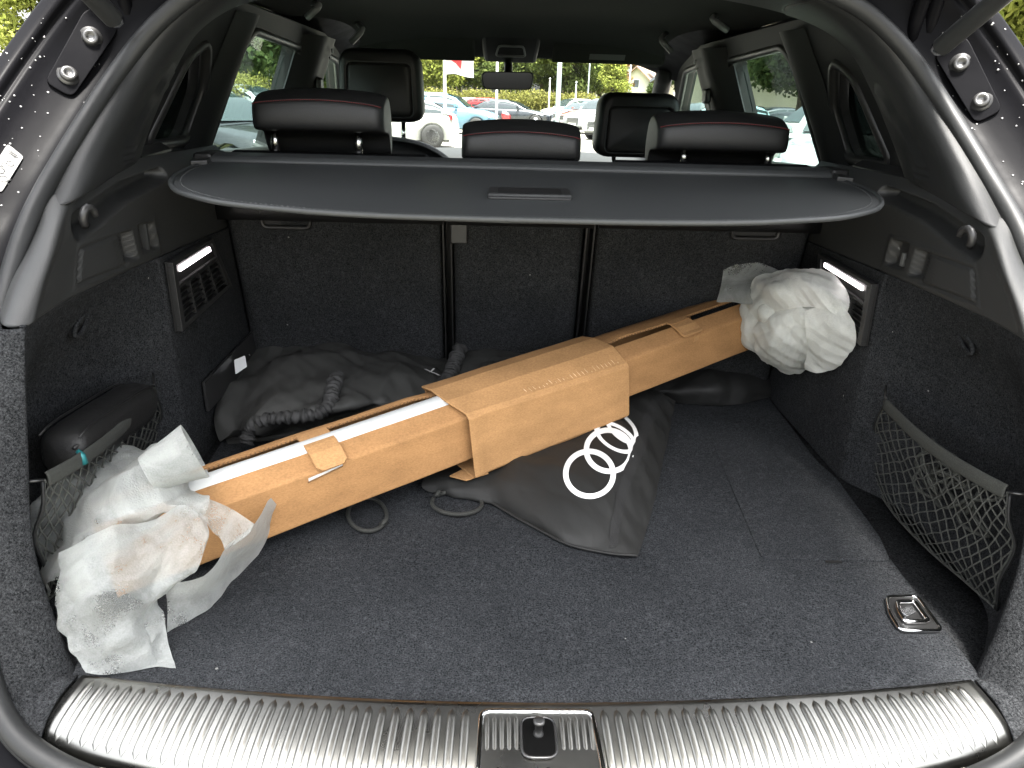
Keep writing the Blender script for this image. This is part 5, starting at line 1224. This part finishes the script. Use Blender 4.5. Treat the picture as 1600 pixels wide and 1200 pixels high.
for a in (
 ('broadleaf_tree', 'yellow', 668, 60, 1.0, .3, 'bright yellow green tree behind the flagpole, seen through the windscreen'),
 ('broadleaf_tree', 'dark', 742, 66, 1.05, 1.2, 'dark tree above the rear view mirror left of the lamp post'),
 ('broadleaf_tree', 'green', 715, 74, 1.2, 2.0, 'mid green tree rising right behind the white flag'),
 ('broadleaf_tree', 'green', 800, 64, .95, 2.9, 'mid green tree directly behind the rear view mirror'),
 ('broadleaf_tree', 'dark', 846, 72, 1.1, .7, 'dark tree standing left of the tall grey lamp post'),
 ('broadleaf_tree', 'green', 888, 62, .85, .1, 'mid green tree right of the tall grey lamp post'),
 ('broadleaf_tree', 'orange', 936, 66, 1.15, 1.1, 'tree with orange autumn leaves under the right sun visor'),
 ('broadleaf_tree', 'young', 955, 54, .72, 2.1, 'small pale green tree in front of the dark roofed house'),
 ('conifer_tree', 'conifer', 985, 110, 1.0, .5, 'dark conifer rising behind the white house with brown roof'),
 ('conifer_tree', 'conifer', 1022, 105, .9, 1.9, 'dark conifer at the right edge of the windscreen'),
 ('broadleaf_tree', 'green', 498, 42, .95, .9, 'green tree seen in the left front door window'),
 ('broadleaf_tree', 'yellow', 470, 50, .9, 2.4, 'yellow green tree behind the left centre pillar'),
 ('broadleaf_tree', 'dark', 395, 34, 1.0, 3.0, 'dark tree in the top of the left rear door window'),
 ('broadleaf_tree', 'dark', 345, 30, .85, .2, 'dark tree at the rear edge of the left door window'),
 ('broadleaf_tree', 'dark', 1250, 27, .72, .4, 'dark tree in front of the chalet in the right door window'),
 ('broadleaf_tree', 'dark', 1112, 46, .75, 1.4, 'dark tree over the house in the right front window'),
 ('broadleaf_tree', 'yellow', 1580, 21, .95, .6, 'yellow green tree at the upper right corner outside the car'),
 ('broadleaf_tree', 'yellow', 1535, 27, 1.1, 1.8, 'taller yellow green tree behind the right gas strut'),
 ('broadleaf_tree', 'yellow', 1640, 18, .8, 2.6, 'yellow green tree at the far right edge outside the car'),
 ('broadleaf_tree', 'yellow', 98, 52, .95, 1.5, 'yellow green tree beside the white building at upper left'),
 ('broadleaf_tree', 'young', 48, 55, .62, .3, 'small thin tree in front of the white building at upper left')): tree(*a)
# trees behind the photographer, mirrored in the steel sill
for k, (x, y, kd, lb) in enumerate(((-24, -34, 'green', 'green tree behind the photographer, farthest left of the row'), (-9, -38, 'dark', 'dark tree behind the photographer, left in the row'), (5, -36, 'green', 'green tree behind the photographer, middle of the row'), (17, -38, 'yellow', 'yellow green tree behind the photographer, right in the row'))):
    tree('broadleaf_tree', kd, 0, 0, .9, k, lb, (x, y, GZ))

# hedge: clipped block of leaves with stems
r_ = np.random.default_rng(11); C_, R_ = [], []
ha, hb = np.array(gp(470, 56)), np.array(gp(935, 58)); hl = np.linalg.norm(hb-ha)
for u in np.linspace(0, 1, 64):
    for z in (.45, 1.0, 1.5): C_.append(ha+(hb-ha)*u+np.array([r_.normal()*.15, r_.normal()*.2, z+r_.normal()*.12])); R_.append((.75, .7, .48))
hedge = wroot('hedge', tuple((ha+hb)/2), 'long clipped yellow green hedge behind the parked cars', 'hedge')
link('foliage', leaf_mesh('foliage', leaves(C_, R_, 60000, .075, 12), 'leaf_hedge'), None, hedge)
t = G()
for u in np.linspace(.01, .99, 60): p = ha+(hb-ha)*u; t.tube([p, p+np.array([.05, 0, 1.2]), p+np.array([-.04, .05, 2.2])], [.03, .02, .01], 5)
t.out('stems', 'bark', hedge)
hc = np.array(gp(395, 26)); hd_ = np.array(gp(300, 21)); C_, R_ = [], []
for u in np.linspace(0, 1, 14):
    for z in (.4, 1.0, 1.5): C_.append(hc+(hd_-hc)*u+np.array([r_.normal()*.1, r_.normal()*.1, z])); R_.append((.6, .6, .45))
hedge2 = wroot('hedge', tuple((hc+hd_)/2), 'low olive hedge behind the dark car in the left rear window', 'hedge')
link('foliage', leaf_mesh('foliage', leaves(C_, R_, 16000, .05, 13), 'leaf_hedge'), None, hedge2)

# ---- parked cars
for n_, c_ in dict(paint_blue=(.075, .155, .215), paint_white=(.30, .305, .295), paint_silver=(.20, .21, .215), paint_dark=(.018, .022, .028), paint_red=(.33, .03, .035), paint_steelblue=(.12, .20, .30), paint_black=(.01, .01, .012), paint_brown=(.14, .06, .05), paint_paleblue=(.17, .25, .27)).items(): mat(n_, c_, rough=.25, spec=.5, coat=.7)
mat('car_glass', (.02, .028, .03), rough=.05, spec=.8); mat('tyre', (.015, .015, .015), rough=.8); mat('alloy', (.55, .56, .57), rough=.3, metal=.8); mat('lamp_clear', (.7, .72, .74), rough=.1, spec=.8); mat('lamp_red', (.45, .01, .015), rough=.15, spec=.7); mat('grille', (.01, .01, .01), rough=.4); mat('number_plate', (.75, .75, .72), rough=.5)
PROF = {  # length, width, height, roof line: (x from the nose, z) and belt line
 'suv': dict(L=4.5, W=1.86, H=1.62, roof=[(1.20, 1.02), (1.75, 1.46), (2.3, 1.61), (3.3, 1.62), (3.95, 1.52), (4.36, 1.05)], belt=[(0, .62), (.08, .80), (.5, .93), (1.2, 1.02), (2.6, 1.06), (4.0, 1.08), (4.40, 1.02), (4.5, .70)]),
 'hatch': dict(L=4.2, W=1.80, H=1.50, roof=[(1.10, .95), (1.75, 1.34), (2.25, 1.48), (3.1, 1.50), (3.75, 1.38), (4.05, 1.0)], belt=[(0, .55), (.08, .70), (.5, .84), (1.1, .95), (2.5, .98), (3.7, 1.0), (4.1, .96), (4.2, .66)]),
 'sedan': dict(L=4.7, W=1.84, H=1.44, roof=[(1.35, .93), (2.0, 1.28), (2.6, 1.42), (3.3, 1.43), (3.9, 1.28), (4.4, 1.02)], belt=[(0, .55), (.08, .68), (.6, .82), (1.35, .93), (2.8, .95), (4.2, .99), (4.62, .97), (4.7, .66)])}
def car_proto(kind, paint):
    p = PROF[kind]; L, W_2 = p['L'], p['W']/2; root = empty('parked_car')
    bx_, bz = zip(*p['belt']); V, F = [], []; st = np.unique(np.concatenate([np.linspace(0, L, 33), [.05, L-.05]]))
    wx = (.82, L-.86); wr = .34
    for x in st:
        zb = np.interp(x, bx_, bz); e = min(x, L-x); wd = W_2*(1-.26*math.exp(-e/.22)-.06*math.exp(-e/.9)); lo = .24+.10*math.exp(-e/.15)
        arch_ = max([0]+[math.sqrt(max(0, (wr+.06)**2-(x-a)**2)) for a in wx])
        zl = max(lo, .33+arch_ if arch_ > 0 else lo)
        ring = [(0, lo), (wd*.80, lo), (wd*.93, zl), (wd*.99, max(zl, .48)), (wd, max(zl+.01, .62)), (wd*.99, max(zl+.02, zb-.14)), (wd*.94, zb-.03), (wd*.86, zb), (0, zb+.04)]
        V += [(x-L/2, s*a, b) for s, a, b in [(1, *q) for q in ring]+[(-1, *q) for q in ring[-2:0:-1]]]
    n = 16; m_ = len(st)
    for i in range(m_-1):
        for k in range(n): F.append((i*n+k, i*n+(k+1) % n, (i+1)*n+(k+1) % n, (i+1)*n+k))
    F.append(tuple(range(n))[::-1]); F.append(tuple((m_-1)*n+k for k in range(n)))
    body = mk('body', V, F, paint, root); body.modifiers.new('e', 'EDGE_SPLIT').split_angle = R(50)
    rx, rz_ = zip(*p['roof']); sx = np.linspace(rx[0], rx[-1], 25); V, F = [], []
    for x in sx:
        zr_ = np.interp(x, rx, rz_); zb = np.interp(x, bx_, bz)-.02; hgt = max(zr_-zb, .005); tw = W_2*.90-.30*hgt
        ring = [(W_2*.90, zb), ((W_2*.90+tw)/2+.015, zb+hgt*.5), (tw, zb+hgt*.88), (tw-.10, zb+hgt*.985), (0, zb+hgt+.02)]
        V += [(x-L/2, a, b) for a, b in ring]+[(x-L/2, -a, b) for a, b in ring[-2::-1]]
    n = 9
    for i in range(24):
        for k in range(8): F.append((i*n+k, i*n+k+1, (i+1)*n+k+1, (i+1)*n+k))
    mk('cabin', V, F, paint, root)
    def cab(x, u, s):
        zr_ = np.interp(x, rx, rz_); zb = np.interp(x, bx_, bz)-.02; hgt = max(zr_-zb, .005); tw = W_2*.90-.30*hgt
        return (x-L/2, s*(W_2*.90+(tw-W_2*.90)*u+.008+.01*math.sin(math.pi*u)), zb+hgt*.88*u)
    mid = (rx[0]+rx[-1])/2+.1
    for s in (1, -1):
        for a, b in ((rx[0]+.42, mid-.04), (mid+.04, rx[-1]-.85), (rx[-1]-.78, rx[-1]-.28)):
            g = np.array([[cab(x, u, s) for u in np.linspace(.12, .92, 5)] for x in np.linspace(a, b, 7)]); surf('side_window', g, 'car_glass', root)
        for wxx in wx:
            t = G(); t.lathe([(.20, -.10), (wr-.03, -.11), (wr, -.07), (wr, .07), (wr-.03, .11), (.20, .10)], 24, 'y', (wxx-L/2, s*(W_2-.11), wr)); ty = t.out('wheel', 'tyre', root)
            t = G(); t.lathe([(.225, -.085), (.215, -.06), (.06, -.03), (.06, .03), (.215, .06), (.225, .085)], 20, 'y', (wxx-L/2, s*(W_2-.095), wr)); t.out('rim', 'alloy', ty)
        t = G(); t.hexa([(-L/2+.02, s*W_2*.52, .68), (-L/2+.30, s*W_2*.955, .72), (-L/2+.34, s*W_2*.94, .80), (-L/2+.10, s*W_2*.52, .80)], [(-L/2+.10, s*W_2*.5, .68), (-L/2+.34, s*W_2*.85, .72), (-L/2+.36, s*W_2*.84, .79), (-L/2+.16, s*W_2*.5, .79)]); t.out('headlight', 'lamp_clear', root, smooth=False)
        t = G(); t.hexa([(L/2-.01, s*W_2*.50, .80), (L/2-.30, s*W_2*.965, .82), (L/2-.32, s*W_2*.955, .95), (L/2-.06, s*W_2*.50, .95)], [(L/2-.10, s*W_2*.5, .80), (L/2-.34, s*W_2*.85, .82), (L/2-.36, s*W_2*.84, .94), (L/2-.14, s*W_2*.5, .94)]); t.out('tail_light', 'lamp_red', root, smooth=False)
        zm = np.interp(rx[0]+.5, bx_, bz); t = G(); t.hexa([(rx[0]+.42-L/2, s*W_2*.92, zm+.03), (rx[0]+.40-L/2, s*(W_2+.16), zm+.05), (rx[0]+.42-L/2, s*(W_2+.15), zm+.19), (rx[0]+.44-L/2, s*W_2*.98, zm+.17)], [(rx[0]+.55-L/2, s*W_2*.92, zm+.03), (rx[0]+.54-L/2, s*(W_2+.14), zm+.05), (rx[0]+.55-L/2, s*(W_2+.13), zm+.17), (rx[0]+.55-L/2, s*W_2*.98, zm+.15)]); t.out('wing_mirror', paint, root, smooth=False, bevel=.02)
    for a, b, nm in ((rx[0]+.08, rx[0]+(rx[2]-rx[0])*.86, 'windscreen'), (rx[-1]-.42, rx[-1]-.06, 'rear_window')):
        g = []
        for x in np.linspace(a, b, 5):
            zr_ = np.interp(x, rx, rz_); zb = np.interp(x, bx_, bz)-.02; hgt = zr_-zb; tw = W_2*.90-.30*hgt-.10
            g.append([(x-L/2+(-.012 if nm == 'windscreen' else .012), q*tw, zb+hgt*(.985+.015*(1-q*q))+.030) for q in np.linspace(-.97, .97, 7)])
        surf(nm, np.array(g), 'car_glass', root)
    t = G(); t.box((-L/2+.03, 0, .56), (.09, W_2*.80, .30)); gr = t.out('grille', 'grille', root, smooth=False, bevel=.03)
    t = G()
    for k in range(5): t.box((-L/2-.018, 0, .46+.05*k), (.01, W_2*.74, .012))
    t.out('grille_bars', 'alloy', gr, smooth=False)
    for xx, zz in ((-L/2-.025, .42), (L/2+.006, .62)):
        t = G(); t.box((xx, 0, zz), (.012, .50, .11)); t.out('number_plate', 'number_plate', root, smooth=False)
    t = G(); t.box((0, 0, .24), (L*.86, W_2*1.6, .10)); t.out('underbody', 'grille', root, smooth=False)
    return root
CARS = [
 ('suv', 'paint_blue', 698, 33, 172, 'light blue compact car parked side on, right of the left front headrest'),
 ('sedan', 'paint_white', 588, 23, 15, 'white car with a red tail light beside the left front headrest'),
 ('sedan', 'paint_dark', 800, 44, 168, 'dark saloon standing alone left of the grey lamp post'),
 ('hatch', 'paint_white', 748, 50, 140, 'white car half hidden behind the light blue car'),
 ('hatch', 'paint_red', 772, 45, 130, 'red car between the light blue car and the dark saloon'),
 ('suv', 'paint_white', 893, 54, 30, 'white car farthest left in the row by the lamp post'),
 ('hatch', 'paint_steelblue', 910, 48, 35, 'steel blue car second in the row by the lamp post'),
 ('hatch', 'paint_brown', 926, 43, 38, 'brownish red car third in the row by the lamp post'),
 ('suv', 'paint_silver', 946, 38, 40, 'silver car fourth in the row, beside the right front headrest'),
 ('suv', 'paint_white', 985, 32, 44, 'white car hidden mostly by the right front headrest'),
 ('hatch', 'paint_paleblue', 1098, 22, 20, 'pale blue car in the right front door window'),
 ('suv', 'paint_white', 1312, 19, 18, 'white car with wing mirror in the right rear door window'),
 ('suv', 'paint_silver', 1352, 12.0, 62, 'silver car nose with grille and plate in the right rear door window'),
 ('sedan', 'paint_dark', 1196, 34, 10, 'dark car roof far behind in the right rear door window'),
 ('sedan', 'paint_black', 312, 13.0, 150, 'black car nose in the left rear door window'),
 ('suv', 'paint_silver', 385, 24, 165, 'grey car behind the black car in the left rear door window')]
protos = {}
for kind, paint, px, D, hdg, label in CARS:
    key = (kind, paint)
    c_ = car_proto(kind, paint) if key not in protos else copy_tree(protos[key])
    protos.setdefault(key, c_); c_.location = gp(px, D); c_.rotation_euler = (0, 0, R(hdg)); tag(c_, label, 'car', 'cars parked in the car park')

# ---- poles and flag
mat('pole_white', (.36, .37, .365), rough=.45); mat('pole_grey', (.17, .20, .20), rough=.5); mat('flag_white', (.45, .46, .455), rough=.7); mat('flag_red', (.6, .03, .04), rough=.7)
def pole(px, D, h, r0, m_, label, lamp=False):
    root = empty('lamp_post' if lamp else 'pole', gp(px, D)); tag(root, label, 'lamp post' if lamp else 'pole', 'poles in the car park')
    t = G(); t.lathe([(r0*2.2, 0), (r0*2.2, .06), (r0*1.3, .10), (r0, .5), (r0*.7, h)], 12); t.out('shaft', m_, root)
    if lamp: t = G(); t.hexa([(-.12, -.5, h-.02), (.12, -.5, h-.02), (.10, .1, h), (-.10, .1, h)], [(-.10, -.48, h+.08), (.10, -.48, h+.08), (.08, .1, h+.10), (-.08, .1, h+.10)]); t.out('lamp_head', m_, root, smooth=False, bevel=.02)
    else: t = G(); t.lathe([(.02, h), (r0*1.1, h+.03), (r0*1.1, h+.08), (.01, h+.13)], 10); t.out('cap', m_, root)
    return root
fpole = pole(695, 29, 5.2, .065, 'pole_white', 'white flagpole carrying the white and red flag')
pole(776, 32, 6.0, .055, 'pole_white', 'white pole below the rear view mirror'); pole(872, 30, 7.0, .10, 'pole_grey', 'tall thick grey lamp post right of the mirror', True)
pole(858, 47, 2.6, .05, 'pole_white', 'short white post left of the grey lamp post'); pole(899, 49, 2.5, .05, 'pole_white', 'short white post right of the grey lamp post'); pole(918, 60, 7, .06, 'pole_grey', 'thin grey pole in front of the orange tree'); pole(981, 58, 7, .07, 'pole_grey', 'thin grey pole in front of the white house gable', True); pole(1028, 56, 7, .09, 'pole_grey', 'thin grey pole at the right edge of the windscreen', True)
pf = gp(695, 29); root = wroot('flag', (pf[0]+.07, pf[1], GZ+1.9), 'white flag with a red corner hanging on the flagpole', 'flag')
g = np.array([[(pf[0]+.07+1.0*u, pf[1]+.10*math.sin(u*7)+.05*math.sin(v_*4), P(700, 91, y=pf[1])[2]-.54+.56*v_-.08*u*u+.03*math.sin(u*6)) for v_ in np.linspace(0, 1, 12)] for u in np.linspace(0, 1, 24)]); surf('cloth', g, 'flag_white', root)
def flag_at(u, v_): i, j = min(23, int(u*23)), min(11, int(v_*11)); return g[i, j]+np.array([0, -.012, 0])
t = G(); tri = [flag_at(u, v_) for u, v_ in ((.10, .99), (.58, .99), (.56, .42), (.38, .66))]; t.add(tri, [(0, 1, 2, 3)]); t.out('red_corner', 'flag_red', root, smooth=False)

# ---- houses
mat('render_white', (.45, .445, .415), rough=.9, var=.06, vscale=1); mat('render_cream', (.36, .335, .26), rough=.9, var=.08, vscale=1); mat('roof_brown', (.17, .115, .085), rough=.85, var=.3, vscale=6); mat('roof_slate', (.09, .10, .12), rough=.8, var=.25, vscale=6); mat('wood_dark', (.07, .04, .025), rough=.8, var=.4, vscale=5); mat('house_glass', (.06, .07, .08), rough=.08, spec=.8); mat('frame_white', (.7, .7, .68), rough=.6)
def house(name, px, D, rz, L, Dp, H, RH, wall, roof, label, wins, balcony=(), z0=0, over=.5, chim=True, cat='house'):
    root = empty(name, gp(px, D, z0), rz); tag(root, label, cat, 'houses beyond the car park')
    # gable faces -y
    v = [(-L/2, -Dp/2, -z0-.2), (L/2, -Dp/2, -z0-.2), (L/2, -Dp/2, H), (0, -Dp/2, H+RH), (-L/2, -Dp/2, H)]; v += [(a, Dp/2, c_) for a, b, c_ in v]
    mk('wall', v, [(0, 1, 2, 3, 4), (9, 8, 7, 6, 5), (0, 5, 6, 1), (1, 6, 7, 2), (4, 9, 5, 0)], wall, root, smooth=False)
    sl = RH/(L/2); rf = None
    for s in (1, -1):
        a = (s*(L/2+over), H-over*sl); b = (0, H+RH)
        t = G(); t.hexa([(a[0], -Dp/2-over, a[1]), (b[0], -Dp/2-over, b[1]), (b[0], Dp/2+over, b[1]), (a[0], Dp/2+over, a[1])], [(a[0], -Dp/2-over, a[1]+.18), (b[0], -Dp/2-over, b[1]+.18), (b[0], Dp/2+over, b[1]+.18), (a[0], Dp/2+over, a[1]+.18)]); rf = t.out('roof', roof, root, smooth=False)
    if chim: t = G(); t.box((L*.18, 0, H+RH*.9), (.6, .6, 1.6)); t.out('chimney', wall, rf, smooth=False)
    for (face, u, z, w_, h_) in wins:
        t = G(); t2 = G()
        if face == 'f': t.box((u, -Dp/2-.02, z), (w_, .10, h_)); t2.box((u, -Dp/2-.045, z), (w_-.16, .08, h_-.16))
        else: sx = 1 if face == 'r' else -1; t.box((sx*(L/2+.02), u, z), (.10, w_, h_)); t2.box((sx*(L/2+.045), u, z), (.08, w_-.16, h_-.16))
        f_ = t.out('window', 'frame_white', root, smooth=False); t2.out('pane', 'house_glass', f_, smooth=False)
    for (u, z, w_) in balcony:
        t = G(); t.box((u, -Dp/2-.7, z), (w_, 1.4, .14)); bl = t.out('balcony', 'wood_dark', root, smooth=False); t = G()
        t.box((u, -Dp/2-1.36, z+.95), (w_, .08, .10))
        for k in range(int(w_/.3)): t.box((u-w_/2+.15+k*.3, -Dp/2-1.36, z+.5), (.16, .04, .9))
        t.out('railing', 'wood_dark', bl, smooth=False)
    return root
house('white_house', 1004, 108, R(-28), 5.4, 7.0, 3.6, 2.3, 'render_white', 'roof_brown', 'white house with brown tiled roof above the right front headrest', [('f', -1.2, 1.6, 1.2, 1.4), ('f', 1.3, 1.6, 1.2, 1.4), ('f', 0, 3.9, .9, 1.1), ('r', -2, 1.6, 1.2, 1.4), ('r', 1.6, 1.6, 1.2, 1.4)])
house('slate_house', 960, 122, R(20), 7.5, 8, 4.0, 3.2, 'render_white', 'roof_slate', 'white house with dark slate roof left of the brown roofed house', [('f', -1.5, 1.7, 1.2, 1.4), ('f', 1.5, 1.7, 1.2, 1.4)])
house('grey_roof_house', 1108, 62, R(-20), 7, 9, 3.2, 2.2, 'render_cream', 'roof_slate', 'cream house with grey roof in the right front door window', [('f', -1.6, 1.6, 1.3, 1.4), ('f', 1.6, 1.6, 1.3, 1.4), ('l', 0, 1.6, 1.3, 1.4)])
house('chalet', 1205, 44, R(-14), 9, 10, 6.2, 2.4, 'render_cream', 'wood_dark', 'cream chalet with dark wooden balconies in the right rear door window', [('f', -2.6, 1.5, 1.4, 1.6), ('f', 2.6, 1.5, 1.4, 1.6), ('f', -2.6, 4.4, 1.3, 1.9), ('f', 2.6, 4.4, 1.3, 1.9), ('f', 0, 4.4, 1.3, 1.9), ('f', 0, 6.9, 1.0, 1.2), ('r', -2, 4.4, 1.2, 1.4), ('r', 2, 1.6, 1.2, 1.4)], [(0, 3.1, 8.2), (0, 5.9, 4.6)], over=1.1)
house('white_building', 8, 66, R(12), 16, 12, 4.2, 1.0, 'render_white', 'roof_slate', 'low white building with dark windows at the upper left', [('f', -6, 2.6, 2.0, 1.3), ('f', -3, 2.6, 2.0, 1.3), ('f', 0, 2.6, 2.0, 1.3), ('f', 3, 2.6, 2.0, 1.3), ('f', 6, 2.6, 2.0, 1.3)], chim=False, cat='building')
# ------------------------------------------------------------------ parts of things built in world space keep their place
bpy.context.view_layer.update()
for r_ in WORLD_ROOTS:
    inv = Matrix.Translation(r_.location).inverted()
    for ch in r_.children: ch.matrix_parent_inverse = inv
